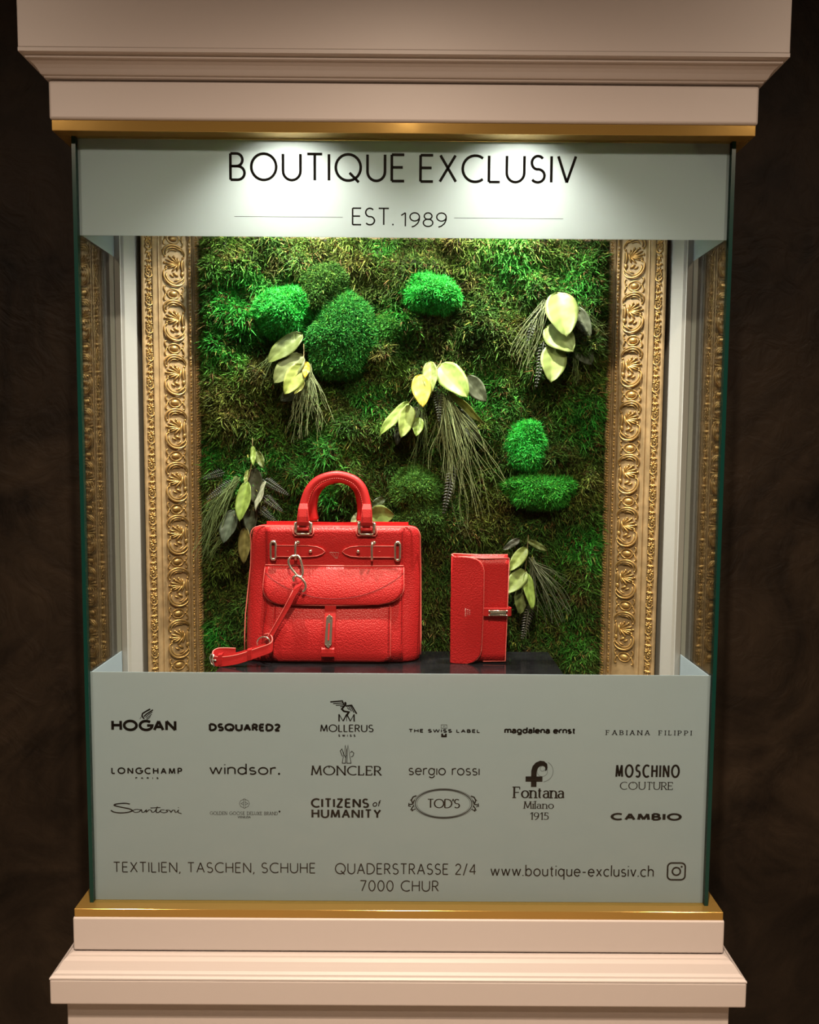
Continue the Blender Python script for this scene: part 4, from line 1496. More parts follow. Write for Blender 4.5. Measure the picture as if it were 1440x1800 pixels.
strands(D_, (0.32267, 0.212, 1.7819), [(0.31057, 0.21, 1.732), (0.32649, 0.208, 1.7182), (0.35818, 0.208, 1.7322)], 8, GRD, r=.0005, seed=61)
fern(D_, (0.24989, 0.214, 1.8657), (0.22868, 0.206, 1.7962), .013, (.12, .13, .11), 12)
fern(D_, (0.2624, 0.212, 1.8078), (0.24624, 0.2, 1.7159), .013, (.11, .12, .10), 14)
# lower left
E_ = spray('leaf spray with black fern fronds left of the handbag', (-0.29228, 0.23, 1.5913))
leaf(E_, (-0.29169, 0.198, 1.5424), (-0.30288, 0.172, 1.4696), .030, LIME, seed=23, roll=.2)
leaf(E_, (-0.28321, 0.212, 1.6086), (-0.28039, 0.196, 1.5724), .011, LIME, seed=24)
leaf(E_, (-0.27684, 0.212, 1.599), (-0.26161, 0.198, 1.5683), .017, OLV, seed=25)
leaf(E_, (-0.3196, 0.206, 1.4881), (-0.33607, 0.186, 1.4274), .034, (.10, .13, .09), seed=26, roll=.2)
leaf(E_, (-0.29876, 0.208, 1.4556), (-0.30096, 0.2, 1.3859), .025, BRN, seed=27)
leaf(E_, (-0.25895, 0.206, 1.5424), (-0.27776, 0.19, 1.4874), .015, (.45, .48, .34), seed=28, roll=.7)
leaf(E_, (-0.28107, 0.216, 1.5678), (-0.28036, 0.204, 1.5004), .034, (.09, .10, .06), seed=29)
leaf(E_, (-0.29286, 0.21, 1.5635), (-0.29643, 0.2, 1.5359), .010, (.3, .36, .1), seed=30)
leaf(E_, (-0.29022, 0.216, 1.505), (-0.28877, 0.206, 1.4407), .030, (.06, .07, .04), seed=31)
fern(E_, (-0.31888, 0.21, 1.5418), (-0.37117, 0.198, 1.5055), .014, (.10, .105, .10), 15)
fern(E_, (-0.33791, 0.214, 1.5588), (-0.37914, 0.206, 1.5458), .012, (.08, .085, .08), 12)
fern(E_, (-0.26539, 0.212, 1.5453), (-0.21307, 0.2, 1.5161), .013, (.13, .135, .125), 15)
fern(E_, (-0.2656, 0.212, 1.514), (-0.22501, 0.2, 1.4849), .013, (.12, .125, .115), 14)
fern(E_, (-0.27656, 0.212, 1.4934), (-0.23618, 0.202, 1.4642), .012, (.10, .105, .095), 13)
strands(E_, (-0.31152, 0.206, 1.5463), [(-0.38063, 0.196, 1.4788), (-0.38883, 0.192, 1.4253), (-0.38498, 0.192, 1.393), (-0.35641, 0.194, 1.4037)], 46, (.20, .28, .11), r=.0006, seed=7)
strands(E_, (-0.34109, 0.208, 1.4347), [(-0.38607, 0.204, 1.3859), (-0.37006, 0.204, 1.3696)], 12, GRD, r=.0005, seed=8)
stalk(E_, [(-0.28572, 0.22, 1.6237), (-0.2848, 0.208, 1.5808), (-0.29103, 0.2, 1.5424)])
# lower right
F_ = spray('leaf spray with a fern frond right of the red wallet', (0.24237, 0.232, 1.436))
leaf(F_, (0.23779, 0.214, 1.4193), (0.20381, 0.198, 1.3766), .026, (.28, .36, .09), seed=32, roll=.3)
leaf(F_, (0.2355, 0.208, 1.3764), (0.19651, 0.186, 1.3361), .034, (.27, .35, .10), seed=33, roll=.2)
leaf(F_, (0.23528, 0.206, 1.3723), (0.24718, 0.184, 1.3054), .023, LIME, seed=34, roll=-.3)
leaf(F_, (0.22794, 0.212, 1.3449), (0.22637, 0.202, 1.2918), .026, (.16, .20, .06), seed=35)
leaf(F_, (0.23942, 0.212, 1.4327), (0.27568, 0.2, 1.4148), .013, (.14, .18, .05), seed=36)
leaf(F_, (0.22473, 0.216, 1.4354), (0.19228, 0.206, 1.4157), .014, (.13, .14, .11), seed=37)
strands(F_, (0.24694, 0.214, 1.3953), [(0.23874, 0.208, 1.2574), (0.27878, 0.204, 1.242), (0.3086, 0.204, 1.2754), (0.33894, 0.206, 1.3005), (0.32421, 0.21, 1.3624)], 40, (.21, .24, .15), r=.00055, seed=9)
fern(F_, (0.24604, 0.212, 1.3097), (0.22945, 0.202, 1.24), .014, (.17, .16, .15), 13)
stalk(F_, [(0.2423, 0.225, 1.4423), (0.23873, 0.212, 1.4108), (0.23438, 0.207, 1.3699)])
# behind the handles
H_ = spray('small leaf spray seen behind the right handle end of the bag', (-0.05253, 0.232, 1.5001))
leaf(H_, (-0.06038, 0.214, 1.4784), (-0.01665, 0.192, 1.4815), .042, (.27, .37, .10), seed=38)
leaf(H_, (-0.06899, 0.212, 1.4926), (-0.09807, 0.196, 1.4603), .020, (.50, .54, .28), seed=39, roll=.5)
leaf(H_, (-0.03458, 0.216, 1.5111), (-0.06015, 0.208, 1.4941), .018, (.08, .12, .05), seed=40)

# ================================================================== black plinth under the bags
PZ = 1.2225
pl = tag(empty('display_plinth', (-0.018, 0.11, 0.8335)), 'black lacquered plinth under the red handbag and wallet', 'plinth')
mb = MB()
mb.box(-0.318, 0.279, 0.036, 0.190, PZ - 0.03, PZ)
mb.build('top_slab', M['black_gloss'], pl, bevel=0.0015)
mb = MB()
mb.box(-0.300, 0.262, 0.110, 0.186, 0.8335, PZ - 0.03)
mb.build('pedestal', M['black_gloss'], pl)

# ================================================================== the red handbag
bag = tag(empty('handbag', (-0.121, 0.14, PZ)), 'large red leather handbag with two arched handles and front flap', 'handbag')
KX, KZ = 0.001030, 0.001036


def bx(px):
    return -0.1206 + (px - 588) * KX


def bz(py):
    return PZ + (1163.5 - py) * KZ


def B3(px, py, y):
    return (bx(px), y, bz(py))


LE = [(930, 455), (931.5, 449), (934, 445), (938, 442), (945, 440), (960, 439), (1000, 437), (1050, 432.5), (1085, 430), (1130, 430), (1152, 431), (1160, 433), (1163.5, 437)]
RE = [(930, 722), (931.5, 728), (934, 732), (938, 735), (945, 737), (1000, 738.5), (1060, 739), (1130, 739.5), (1158, 739), (1163.5, 735)]
FY = [(930, .1255), (945, .1248), (960, .1255), (1000, .1285), (1060, .1200), (1110, .1080), (1150, .1005), (1160, .1020), (1163.5, .1055)]    # front of the body
BY = [(930, .176), (1000, .186), (1100, .192), (1155, .192), (1163.5, .186)]


def front_y(py):
    return interp(FY, py)


# body: closed loft with rounded-square cross-section
mb = MB()
lev = [1163.5, 1160, 1152, 1135, 1110, 1085, 1060, 1030, 1000, 975, 960, 945, 938, 934, 931.5, 930]
nseg = 56
vs, fs = [], []
for py in lev:
    xl, xr = interp(LE, py), interp(RE, py)
    y0, y1 = front_y(py), interp(BY, py)
    cx, hx, cy, hy = (xl + xr) / 2, (xr - xl) / 2, (y0 + y1) / 2, (y1 - y0) / 2
    for j in range(nseg):
        a = 2 * PI * j / nseg
        ex = 0.26
        c, s = math.cos(a), math.sin(a)
        u = math.copysign(abs(c) ** ex, c)
        v = math.copysign(abs(s) ** .55, s)
        fold = 0
        if abs(u) > .80 and v < .4:
            fold = .0045 * math.sin((1163 - py) / 34 + (1 if u > 0 else 0)) * (abs(u) - .8) / .2
        vs.append((bx(cx + hx * u), cy + hy * v + fold, bz(py)))
for i in range(len(lev) - 1):
    for j in range(nseg):
        a, b = i * nseg + j, i * nseg + (j + 1) % nseg
        fs.append((a, b, b + nseg, a + nseg))
fs += [tuple(range(nseg - 1, -1, -1)), tuple(range((len(lev) - 1) * nseg, len(lev) * nseg))]
mb.add(vs, fs)
body = mb.build('body', M['leather'], bag, smooth=True)
# pale edge piping round the side and top outline
_p = [B3(interp(LE, py) + (.8 if py > 945 else 0), py, front_y(py) + (.010 if py > 950 else .004)) for py in (1150, 1120, 1085, 1050, 1000, 960, 945, 938, 934, 931.5)] + \
     [B3(x, 929.7, .1310) for x in (456, 500, 560, 620, 680, 721)] + \
     [B3(interp(RE, py), py, front_y(py) + (.010 if py > 950 else .004)) for py in (931.5, 934, 938, 945, 960, 1000, 1060, 1120, 1150)]
mb = MB()
mb.tube(_p, .0011, 6)
mb.build('edge_piping', M['edge_paint'], body, smooth=True)

# front panel
zs = [bz(py) for py in (1160, 1140, 1110, 1080, 1050, 1020, 1000, 980, 960, 940, 931.5)]


def z2py(z):
    return 1163.5 - (z - PZ) / KZ


fp = panel('front_panel', zs, lambda z: bx(interp([(931, 467), (1060, 466), (1160, 461)], z2py(z))), lambda z: bx(708), lambda x, z: front_y(z2py(z)) - .0022, .0030, M['leather'], bag)
for px in (469.5, 705.5):
    stitches('stitching', smooth_path([B3(px - (5 if px < 500 and py > 1100 else 0), py, front_y(py) - .0022) for py in (1155, 1110, 1070, 1030, 1000, 960, 936)], 8), M['thread'], fp)
mb = MB()
mb.ribbon([B3(466, 931, .1270), B3(530, 931.5, .1268), B3(588, 933, .1266), B3(650, 931.5, .1268), B3(710, 931, .1270)], [(0, .002, 0)] * 5, .0018)
mb.build('top_edge', M['edge_paint'], fp)
# zip wall standing behind the opening
mb = MB()
mb.ribbon([B3(462, 927.5, .168), B3(520, 927, .168), B3(588, 928.5, .168), B3(660, 927, .168), B3(716, 927.5, .168)], [(0, 0, .003)] * 5, .003)
mb.build('back_edge', M['leather_s'], bag)
# ridge between the belt zone and the flap
mb = MB()
mb.tube([B3(x, 997 + .8 * math.sin((x - 466) / 242 * PI), front_y(997) - .0035) for x in range(466, 709, 11)], .0012, 6)
mb.build('flap_ridge', M['edge_paint'], bag, smooth=True)

# flap
FXL = [(998, 466.5), (1030, 464.5), (1040, 465), (1048, 468), (1054, 473), (1058, 479), (1061, 487), (1063, 500)]
FXR = [(998, 708), (1030, 708.5), (1038, 708), (1046, 704), (1052, 698), (1056, 691), (1059, 682), (1061, 668)]


def flap_y(x, z):
    py = z2py(z)
    t = max(0.0, min(1.0, (py - 998) / 65))
    u = (x - bx(588)) / (121 * KX)
    return front_y(998) - .0035 - .0215 * math.sin(t * PI / 2 * 1.05) + .006 * t * abs(u) ** 4


zs = [bz(py) for py in (1063, 1061, 1059, 1057, 1054, 1051, 1048, 1044, 1040, 1034, 1028, 1020, 1012, 1005, 998.5)]
flap = panel('flap', zs, lambda z: bx(interp(FXL, z2py(z))), lambda z: bx(interp(FXR, z2py(z))), flap_y, .0032, M['leather'], bag, nx=40)
_e = [(interp(FXL, py), py) for py in (1000, 1015, 1030, 1040, 1048, 1054, 1058, 1061, 1063)] + [(540, 1063.5), (588, 1063.8), (640, 1063)] + [(interp(FXR, py), py) for py in (1061, 1059, 1056, 1052, 1046, 1038, 1030, 1015, 1000)]
mb = MB()
mb.tube([(bx(a), flap_y(bx(a), bz(b)) + .0016, bz(b)) for a, b in _e], .0014, 6)
mb.build('edge_piping', M['edge_paint'], flap, smooth=True)
_arc = [(467 + i * 240 / 40, 1010 + 42 * (1 - ((i - 20) / 20) ** 2) ** .9) for i in range(41)]
stitches('stitching', [(bx(a), flap_y(bx(a), bz(b)), bz(b)) for a, b in _arc], M['thread'], flap, step=.0027, dash=.0019)

# pocket
def pocket_y(x, z):
    py = z2py(z)
    t = (py - 1062) / 98
    u = abs((x - bx(584)) / (102 * KX))
    return front_y(py) - .0045 - .0065 * math.sin(PI * min(1, max(0, t)) * .9 + .2) * (1 - u ** 6 * .7)


PXL = [(1062, 483), (1110, 481.5), (1148, 480.5), (1154, 482.5), (1158, 487), (1160.5, 494)]
PXR = [(1062, 686), (1150, 686), (1155, 684), (1158, 680), (1160.5, 672)]
zs = [bz(py) for py in (1160.5, 1159, 1157, 1154, 1150, 1144, 1136, 1126, 1115, 1104, 1093, 1082, 1070, 1058)]
pocket = panel('front_pocket', zs, lambda z: bx(interp(PXL, z2py(z))), lambda z: bx(interp(PXR, z2py(z))), pocket_y, .0060, M['leather'], bag, nx=36)
_o = [(483, 1066), (482, 1110), (480.5, 1148), (482.5, 1154), (487, 1158), (494, 1160.5), (540, 1160.8), (588, 1161), (630, 1160.8), (672, 1160.5), (680, 1158), (684, 1155), (686, 1150), (686, 1110), (686, 1066)]
mb = MB()
mb.tube([(bx(a), pocket_y(bx(a), bz(b)) + .0022, bz(b)) for a, b in _o], .0011, 6)
mb.build('edge_piping', M['edge_paint'], pocket, smooth=True)
_o2 = [(584 + (a - 584) * .965, 1062 + (b - 1062) * .965) for a, b in _o]
stitches('stitching', smooth_path([(bx(a), pocket_y(bx(a), bz(b)), bz(b)) for a, b in _o2], 5), M['thread'], pocket, step=.0028, dash=.0018)

# closing tab with metal plate
def tab_y(py):
    k = max(0.0, min(1.0, (py - 1060) / 40))
    return .1050 * (1 - k) + (pocket_y(bx(580), bz(min(py, 1152))) - .0028) * k


mb = MB()
_t = [(582, 1058), (582, 1075), (581, 1100), (580, 1125), (579, 1137), (579, 1145), (579, 1150)]
mb.ribbon([B3(a, b, tab_y(b)) for a, b in _t], [(.0102, 0, 0)] * len(_t), .0026)
tab = mb.build('closing_tab', M['leather_s'], bag, bevel=.0008)
mb = MB()
mb.ribbon([B3(579, 1134, tab_y(1134) + .001), B3(579, 1137, tab_y(1137) - .0024), B3(579, 1143, tab_y(1143) - .0030), B3(579, 1149, tab_y(1149) - .0024), B3(579, 1151.5, tab_y(1151) + .001)], [(.0115, 0, 0)] * 5, .0022)
mb.build('keeper_loop', M['leather_s'], tab, bevel=.0006)
mb = MB()
_pl = [(575.5, 1083), (580.5, 1078.5), (586.5, 1083), (585.5, 1128), (580, 1134), (573.5, 1128)]
_sl = [(579.3, 1093), (582.0, 1093), (581.3, 1121), (578.6, 1121)]
n = len(_pl)
_ln = lambda b: tab_y(1079) + (tab_y(1134) - tab_y(1079)) * (b - 1079) / 55
_dv = max(_ln(b) - tab_y(b) for b in range(1079, 1135))
_py = lambda b: _ln(b) - _dv - .0024
_v = [B3(a, b, _py(b)) for a, b in _pl] + [B3(a, b, _py(b) + .0014) for a, b in _pl]
mb.add(_v, [tuple(range(n)), tuple(range(2 * n - 1, n - 1, -1))] + [(i, (i + 1) % n, n + (i + 1) % n, n + i) for i in range(n)])
plate = mb.build('turn_lock_plate', M['nickel'], tab, bevel=.0003)
mb = MB()
_v = [B3(a, b, _py(b) - .0006) for a, b in _sl] + [B3(a, b, _py(b) + .001) for a, b in _sl]
mb.add(_v, [(0, 1, 2, 3), (7, 6, 5, 4)] + [(i, (i + 1) % 4, 4 + (i + 1) % 4, 4 + i) for i in range(4)])
mb.build('slot_insert', M['leather_s'], tab)
for a, b in ((577.8, 1082.5), (584, 1082.5), (575.8, 1128.5), (582.6, 1128.5)):
    mb = MB()
    mb.ell(B3(a, b, _py(b) - .0006), ((.0011, 0, 0), (0, .0009, 0), (0, 0, .0011)), 8, 5)
    mb.build('stud', M['nickel'], tab, smooth=True)

# belt straps with rectangular rings, staples and studs
for sg, x_out, x_in, xs, xst, xg in ((-1, 484, 571, 520.5, 546, 506), (1, 694, 601, 653, 629, 666)):
    s = 1 if sg < 0 else -1
    yb = .1232
    outl = [(x_out, 962.5), (x_in - s * 30, 962.5), (x_in - s * 14, 964.5), (x_in - s * 5, 968), (x_in, 972.5), (x_in - s * 5, 977), (x_in - s * 14, 980.5), (x_in - s * 30, 982), (x_out, 982)]
    mb = MB()
    n = len(outl)
    _v = [B3(a, b, yb - .0015 + .0006 * abs(b - 972) / 10) for a, b in outl] + [B3(a, b, yb + .0022) for a, b in outl]
    mb.add(_v, [tuple(range(n)), tuple(range(2 * n - 1, n - 1, -1))] + [(i, (i + 1) % n, n + (i + 1) % n, n + i) for i in range(n)])
    st = mb.build('belt_strap', M['leather_s'], bag, bevel=.0006)
    mb = MB()
    mb.tube([B3(a, b, yb - .0016) for a, b in outl[:-1]] + [B3(x_out, 982, yb - .0016)], .0007, 5)
    mb.build('edge_piping', M['edge_paint'], st, smooth=True)
    xr = x_out - s * 3.2
    mb = MB()
    q = [B3(xr + dx, py, yb - .0035) for dx, py in ((-4, 959), (-1.5, 956), (2.5, 956), (4.5, 959), (4.5, 983), (2.5, 986.5), (-1.5, 986.5), (-4, 983))]
    mb.tube(q, .0020, 8, closed=True)
    mb.build('rectangular_ring', M['nickel'], bag, smooth=True)
    for py in (956, 986.5):
        mb = MB()
        mb.ell(B3(xr + .5, py, yb - .0030), ((.0050, 0, 0), (0, .0026, 0), (0, 0, .0028)), 10, 6)
        mb.build('ring_stud', M['nickel'], bag, smooth=True)
    mb = MB()
    mb.tube(smooth_path([B3(xs + 1.5, 955.5, yb + .001), B3(xs + .5, 957, yb - .0075), B3(xs, 962, yb - .0095), B3(xs, 972, yb - .0100), B3(xs, 981, yb - .0095), B3(xs, 986, yb - .0075), B3(xs, 987.5, yb + .001)], 4), .0021, 8)
    mb.build('staple', M['nickel'], bag, smooth=True)
    mb = MB()
    mb.ell(B3(xs + 2, 957, yb - .0004), ((.0052, 0, 0), (0, .0022, 0), (0, 0, .0036)), 10, 6)
    mb.build('staple_rosette', M['nickel'], bag, smooth=True)
    mb = MB()
    mb.tube([B3(xst, 972, yb), B3(xst, 972, yb - .0035)], .0016, 8)
    mb.ell(B3(xst, 972, yb - .0050), ((.0032, 0, 0), (0, .0026, 0), (0, 0, .0032)), 12, 7)
    mb.build('stud', M['nickel'], st, smooth=True)
    mb = MB()
    mb.ell(B3(xg, 972.5, yb - .0012), ((.0018, 0, 0), (0, .0008, 0), (0, 0, .0012)), 8, 4)
    mb.build('strap_hole', M['thread_l'], st, smooth=True)
# small stamped fan-shaped emblem
mb = MB()
for q in ([(578, 974), (595, 974.5)], [(578, 974), (588, 984)], [(595, 974.5), (592, 984.5)], [(583, 974.5), (590, 984.5)], [(588, 974.5), (591.5, 984.5)], [(588, 984), (593, 985)]):
    mb.tube([B3(a, b, front_y(b) - .0024) for a, b in q], .00025, 4)
mb.build('emblem', M['silver'], bag)

# handles
def handle(pts, r, name='handle'):
    mb = MB()
    q = smooth_path(pts, 6)
    m = len(q)
    mb.tube(q, [r * (1.16 - .30 * math.sin(PI * i / (m - 1))) for i in range(m)], 12, flat=.85)
    return mb.build(name, M['leather_s'], bag, smooth=True)


_H = [(534, 921), (533, 905), (535.5, 886), (544, 864), (561, 848), (590, 840.5), (618, 847), (634, 862), (641, 884), (643.5, 905), (643, 921)]
h1 = handle([B3(a, b, .1275 + .006 * math.sin(PI * i / 10)) for i, (a, b) in enumerate(_H)], .0088)
_H2 = [(545, 921), (543, 905), (545, 888), (552, 869), (566, 855), (590, 848), (612, 854), (625, 868), (631, 887), (633, 905), (632, 921)]
h2 = handle([B3(a, b, .172 - .006 * math.sin(PI * i / 10)) for i, (a, b) in enumerate(_H2)], .0090)
stitches('stitching', smooth_path([B3(a + (588 - a) * .10, b + 5.2, .1200 + .006 * math.sin(PI * i / 10)) for i, (a, b) in enumerate(_H)], 8), M['thread_l'], h1, step=.004, dash=.0024, lift=0)
for sx, c in ((-1, 533.5), (1, 643.5)):
    # stitched end tab folding through the ring
    mb = MB()
    mb.ribbon([B3(c, 890, .1235), B3(c, 899, .1180), B3(c, 912, .1155), B3(c, 921, .1150), B3(c, 926, .1175), B3(c, 927, .1230)], [(.0070, 0, 0), (.0088, 0, 0), (.0102, 0, 0), (.0108, 0, 0), (.0110, 0, 0), (.0110, 0, 0)], .0026)
    et = mb.build('end_tab', M['leather_s'], h1, bevel=.0008)
    tab_d = (c - 7.5, c + 7.5)
    for xx in tab_d:
        stitches('stitching', [B3(xx, 902 + i * 2, .1146 - .0002 * i) for i in range(9)], M['thread'], h1, step=.0030, dash=.0018)
    mb = MB()
    q = [B3(c + dx, py, .1180) for dx, py in ((-13, 924), (-13, 938), (-10, 942), (10, 942), (13, 938), (13, 924), (10, 921), (-10, 921))]
    mb.tube(q, .0020, 8, closed=True)
    mb.build('handle_ring', M['nickel'], bag, smooth=True)
    for dx in (-13, 13):
        mb = MB()
        mb.tube([B3(c + dx, 922, .1200), B3(c + dx, 940, .1180)], .0031, 8)
        mb.build('ring_post', M['nickel'], bag, smooth=True)
    # leather base of the ring with its pale edge
    mb = MB()
    outl = [(c - 18, 931), (c - 18, 940), (c - 15, 944.5), (c + 15, 944.5), (c + 18, 940), (c + 18, 931)]
    n = len(outl)
    _v = [B3(a, b, .1195) for a, b in outl] + [B3(a, b, .1270) for a, b in outl]
    mb.add(_v, [tuple(range(n)), tuple(range(2 * n - 1, n - 1, -1))] + [(i, (i + 1) % n, n + (i + 1) % n, n + i) for i in range(n)])
    rb = mb.build('ring_base', M['leather_s'], bag, bevel=.0006)
    mb = MB()
    mb.tube([B3(a, b, .1195) for a, b in outl], .0012, 6)
    mb.build('edge_piping', M['edge_paint'], rb, smooth=True)
    mb = MB()
    mb.tube([B3(c - 9, 934, .1180), B3(c + 9, 934, .1180)], .0036, 8)
    mb.build('ring_wrap', M['leather_s'], rb, smooth=True)
    mb = MB()
    q = [B3(c + dx + sx * -8, py, .170) for dx, py in ((-12, 922), (-12, 936), (12, 936), (12, 922))]
    mb.tube(q, .0019, 8, closed=True)
    mb.build('handle_ring', M['nickel'], bag, smooth=True)

# snap hook hanging from the left staple
mb = MB()
q = smooth_path([B3(a, b, y) for a, b, y in ((521, 979, .108), (515, 979.5, .107), (510.5, 985, .105), (510.5, 992, .104), (515, 1000, .103), (522, 1008, .102), (528, 1014, .101), (533, 1012, .101), (535, 1006, .102), (533, 994, .104), (529.5, 983, .106), (526, 979, .108))], 4, closed=True)
mb.tube(q, .0022, 8, closed=True)
hook = mb.build('snap_hook', M['nickel'], bag, smooth=True)
mb = MB()
mb.ell(B3(531, 1014, .1), ((.0045, 0, .001), (0, .0035, 0), (-.001, 0, .0030)), 10, 6)
mb.build('swivel', M['nickel'], hook, smooth=True)
mb = MB()
q = smooth_path([B3(a, b, y) for a, b, y in ((520, 1022, .1), (519, 1015, .099), (526, 1012, .0985), (535, 1018, .098), (540, 1027, .097), (539, 1035, .096), (535, 1039, .0955))], 4)
mb.tube(q, .0024, 8)
mb.build('strap_ring', M['nickel'], bag, smooth=True)

# shoulder strap: slanting upper part
W = Vector((.0080, 0, .0052))
mb = MB()
_s = [(529, 1026, .0975), (527, 1031, .0935), (520, 1045, .0920), (508, 1068, .0905), (495, 1091, .0885), (483, 1112, .0865), (478, 1120, .0860)]
mb.ribbon([B3(*a) for a in _s], [W * (1.0 if i > 1 else .95) for i in range(len(_s))], .0030)
us = mb.build('shoulder_strap', M['leather_s'], bag, bevel=.0007)
for k in (-.80, .80):
    stitches('stitching', smooth_path([Vector(B3(*a)) + W * k + Vector((0, -.0016, 0)) for a in _s[2:]], 6), M['thread'], us, step=.0036, dash=.0023)
mb = MB()
mb.tube([Vector(B3(*a)) - W * 1.02 for a in _s[1:]], .0009, 5)
mb.build('edge_piping', M['edge_paint'], us, smooth=True)
# oval ring at the strap's bend
mb = MB()
q = [B3(470 + 11 * math.cos(i * PI / 9) + 3.5 * math.sin(i * PI / 9), 1124 + 9.5 * math.sin(i * PI / 9) - 5 * math.cos(i * PI / 9), .0800 - .004 * math.cos(i * PI / 9)) for i in range(18)]
mb.tube(q, .0014, 7, closed=True)
mb.build('oval_ring', M['nickel'], bag, smooth=True)
# lower part lying on the plinth: bent round the buckle and back
_l = [(468, 1122, .0980), (477, 1119, .0900), (484, 1122, .0820), (485, 1129, .0765), (480, 1133, .0735), (466, 1138, .0730), (450, 1143.5, .0720), (430, 1150, .0710), (410, 1154, .0715), (394, 1155.5, .0740), (384, 1154, .0800), (382, 1149, .0880), (388, 1146, .0950), (400, 1146, .0990), (418, 1147, .1010)]
lw = [(0, .0005, .0082)] * len(_l)
mb = MB()
qs = smooth_path([B3(*a) for a in _l], 4)
mb.ribbon(qs, [(0, .0012, .0082)] * len(qs), .0030)
ls = mb.build('strap_end', M['leather_s'], bag, bevel=.0006)
mb = MB()
mb.tube([p + Vector((0, 0, .0083)) for p in qs], .0011, 5)
mb.build('edge_piping', M['edge_paint'], ls, smooth=True)
mb = MB()
qs2 = smooth_path([B3(*a) for a in ((474, 1131, .0770), (458, 1136, .0765), (440, 1142.5, .0760), (420, 1147.5, .0755), (400, 1150, .0775))], 4)
mb.ribbon(qs2, [(0, .0012, .0070)] * len(qs2), .0026)
mb.build('strap_lining', M['leather_s'], ls)
for a, b, y in ((398, 1152, .0735), (448, 1143, .0725)):
    mb = MB()
    t = Vector((.0038, 0, .0008))
    q = [Vector(B3(a, b, y)) + Vector((0, dy, dz)) for dy, dz in ((-.0030, -.0090), (-.0034, 0), (-.0030, .0092), (.003, .0104), (.0085, .0092), (.009, 0), (.0085, -.0085), (.003, -.0098))]
    mb.ribbon(q + q[:1], [t] * 9, .0018)
    mb.build('keeper_loop', M['leather_s'], ls, bevel=.0005)
mb = MB()
q = [B3(a, b, y) for a, b, y in ((386, 1144.5, .0755), (384, 1152, .0745), (388, 1163.5, .0745), (381, 1160, .0790), (378.5, 1150, .0800), (381, 1144, .0790))]
mb.tube(q, .0014, 6, closed=True)
mb.tube([B3(382, 1153, .0775), B3(391, 1152.5, .0705)], .0013, 6)
mb.build('buckle', M['nickel'], bag, smooth=True)

# ================================================================== the red wallet
wal = tag(empty('wallet', (0.139, 0.115, PZ)), 'red leather wallet standing upright beside the handbag', 'wallet')
WK = 0.001019


def wx(px):
    return 0.1398 + (px - 843) * WK


def wz(py):
    return PZ + (1167.5 - py) * 0.001024


def W3(px, py, y):
    return (wx(px), y, wz(py))


def wpy(z):
    return 1167.5 - (z - PZ) / 0.001024


zs = [wz(py) for py in (1167.5, 1160, 1130, 1100, 1070, 1040, 1010, 990, 982)]


def back_y(x, z):
    u = (x - wx(793)) / (100 * WK)
    return .1130 + .004 * u - .0025 * math.sin(PI * max(0, min(1, u)))


def fr_y(x, z):
    u = (x - wx(793)) / (100 * WK)
    t = (wpy(z) - 976) / 190
    return .1050 + .0020 * u + .0016 * math.sin(t * 7) * u * (1 - u) * 2


panel('back_cover', [wz(py) for py in (1165, 1120, 1070, 1020, 990, 977.5)], lambda z: wx(794), lambda z: wx(892.5), lambda x, z: .1200, .0040, M['leather'], wal, nx=12)
panel('inner_fold', [wz(py) for py in (1164, 1120, 1070, 1020, 990, 980)], lambda z: wx(803), lambda z: wx(890), lambda x, z: .1135, .0045, M['leather_s'], wal, nx=12)
fc = panel('front_cover', [wz(py) for py in (1164.5, 1150, 1130, 1110, 1090, 1070, 1050, 1030, 1010, 995, 982.5)], lambda z: wx(800), lambda z: wx(interp([(982, 893), (1164, 889.5)], wpy(z))), fr_y, .0040, M['leather'], wal, nx=16)
# rounded spine on the left
mb = MB()
sp = [(wx(800) + .0000, .1040), (wx(796), .1044), (wx(793.3), .1075), (wx(792.3), .1120), (wx(793.3), .1180), (wx(796), .1225), (wx(800), .1235), (wx(800), .1200), (wx(797.5), .1170), (wx(797), .1120), (wx(798), .1085), (wx(800), .1070)]
n = len(sp)
z0, z1 = wz(1167), wz(978.5)
mb.add([(a, b, z) for z in (z0, z1) for a, b in sp], [(i, (i + 1) % n, n + (i + 1) % n, n + i) for i in range(n)] + [tuple(range(n)), tuple(range(2 * n - 1, n - 1, -1))])
mb.build('spine', M['leather'], wal, smooth=True)
# flap
WXR = [(979, 806), (980, 818), (981.5, 828), (984, 836), (988, 842), (994, 846), (1003, 848.5), (1060, 848.5), (1120, 847), (1143, 846), (1152, 843.5), (1159, 838.5), (1164, 831), (1166.5, 822), (1167.5, 812)]


def wf_y(x, z):
    u = max(0, min(1, (x - wx(793)) / (55 * WK)))
    t = (wpy(z) - 976) / 190
    return .1000 - .0022 * math.sin(PI * u * .8) + .0012 * math.sin(t * 8 + 1) * u + .0035 * (1 - u) ** 4


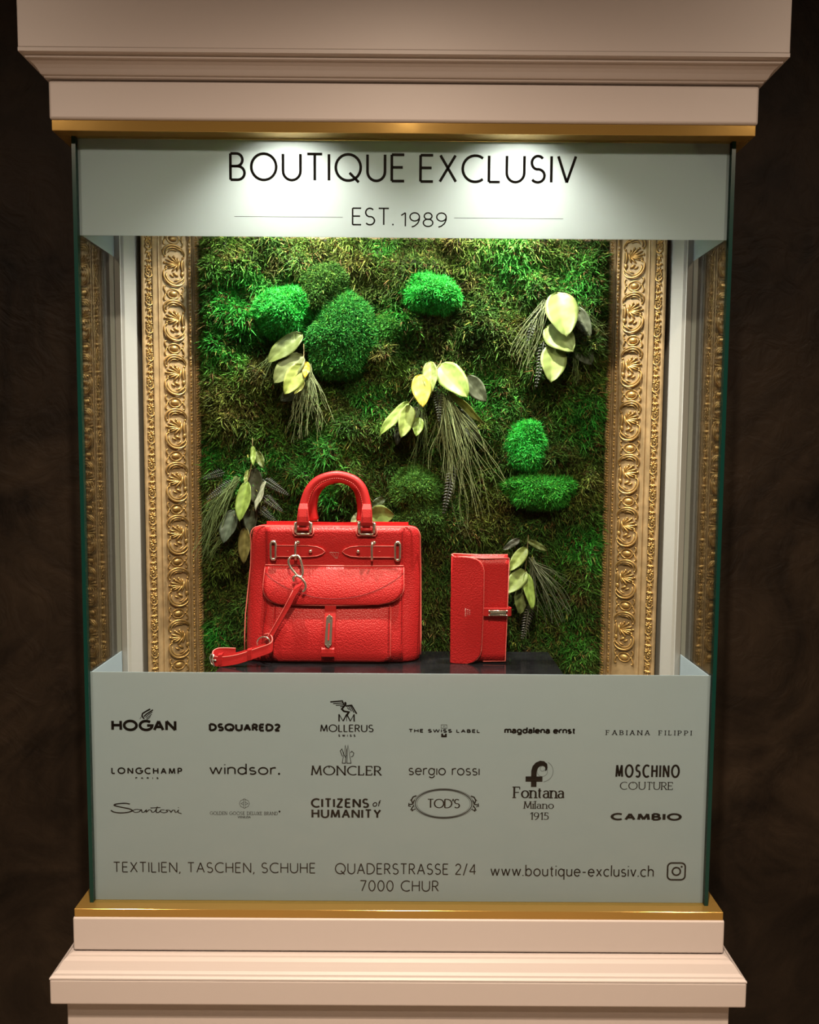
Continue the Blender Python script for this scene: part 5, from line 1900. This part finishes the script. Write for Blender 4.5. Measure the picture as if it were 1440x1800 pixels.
zs = [wz(py) for py in (1167.4, 1166, 1164, 1161, 1157, 1152, 1146, 1130, 1110, 1090, 1060, 1030, 1003, 996, 991, 987, 984, 982, 980.5, 979.3)]
wf = panel('flap', zs, lambda z: wx(interp([(979, 794), (1060, 791.5), (1167, 792)], wpy(z))), lambda z: wx(interp(WXR, wpy(z))), wf_y, .0034, M['leather'], wal, nx=18)
mb = MB()
_e = [(b, a) for a, b in WXR]
mb.tube([(wx(a), wf_y(wx(a), wz(b)) + .0014, wz(b)) for a, b in _e] + [(wx(800), wf_y(wx(800), wz(1167.4)) + .0014, wz(1167.4) + .0004)], .0012, 6)
mb.build('edge_piping', M['edge_paint'], wf, smooth=True)
mb = MB()
mb.tube([W3(796, 979, .1035), W3(793.5, 977.5, .108), W3(793, 977, .114), W3(797, 976.5, .1200), W3(845, 978.5, .1212), W3(892.5, 977.8, .1210)], .0012, 6)
mb.tube([W3(893, 982, .1080), W3(891.5, 1070, .1075), W3(889.5, 1164, .1075), W3(850, 1164.6, .1070)], .0010, 6)
mb.tube([W3(806, 980.5, .1052), W3(850, 982.5, .1050), W3(893, 982, .1075)], .0011, 6)
mb.build('edge_piping', M['edge_paint'], wal, smooth=True)
# closing strap with metal bar
mb = MB()
q = [W3(846, 1075.5, .1000), W3(860, 1075.5, .0990), W3(880, 1075.5, .0990), W3(893, 1075.5, .1000), W3(897, 1075.8, .1040), W3(897.5, 1076, .1090), W3(895, 1076, .1160), W3(893.5, 1076, .1215)]
mb.ribbon(q, [(0, 0, .0075)] * len(q), .0026)
cs = mb.build('closing_strap', M['leather_s'], wal, bevel=.0007)
mb = MB()
mb.tube([W3(a, b, .0972) for a, b in ((858, 1073), (890, 1073), (890, 1080.5), (858, 1080.5))], .0014, 6, closed=True)
bar = mb.build('metal_bar', M['nickel'], cs, smooth=True)
mb = MB()
mb.ribbon([W3(860, 1076.8, .0966), W3(888, 1076.8, .0966)], [(0, 0, .0022)] * 2, .0016)
mb.build('bar_insert', M['nickel'], cs, bevel=.0006)
for a in (858.5, 889.5):
    for b in (1072.8, 1080.7):
        mb = MB()
        mb.ell(W3(a, b, .0962), ((.0016, 0, 0), (0, .0014, 0), (0, 0, .0016)), 8, 5)
        mb.build('stud', M['nickel'], cs, smooth=True)
# silver foil stamp, written upwards
mb = MB()
for col, (xa, a, b, k) in enumerate(((817.5, 1084, 1069, 9), (821.3, 1081, 1070, 7), (824.6, 1080, 1071, 5))):
    for i in range(k):
        z_ = a + (b - a) * (i + .5) / k
        hw = (1.0 if i % 3 else 1.4) if col == 0 else .7
        mb.tube([W3(xa - hw, z_, wf_y(wx(xa), wz(z_)) - .0003), W3(xa + hw, z_ - .7 * (i % 2), wf_y(wx(xa), wz(z_)) - .0003)], .00018, 4)
tag(mb.build('foil_stamp', M['silver'], wf), 'tiny silver foil stamp')
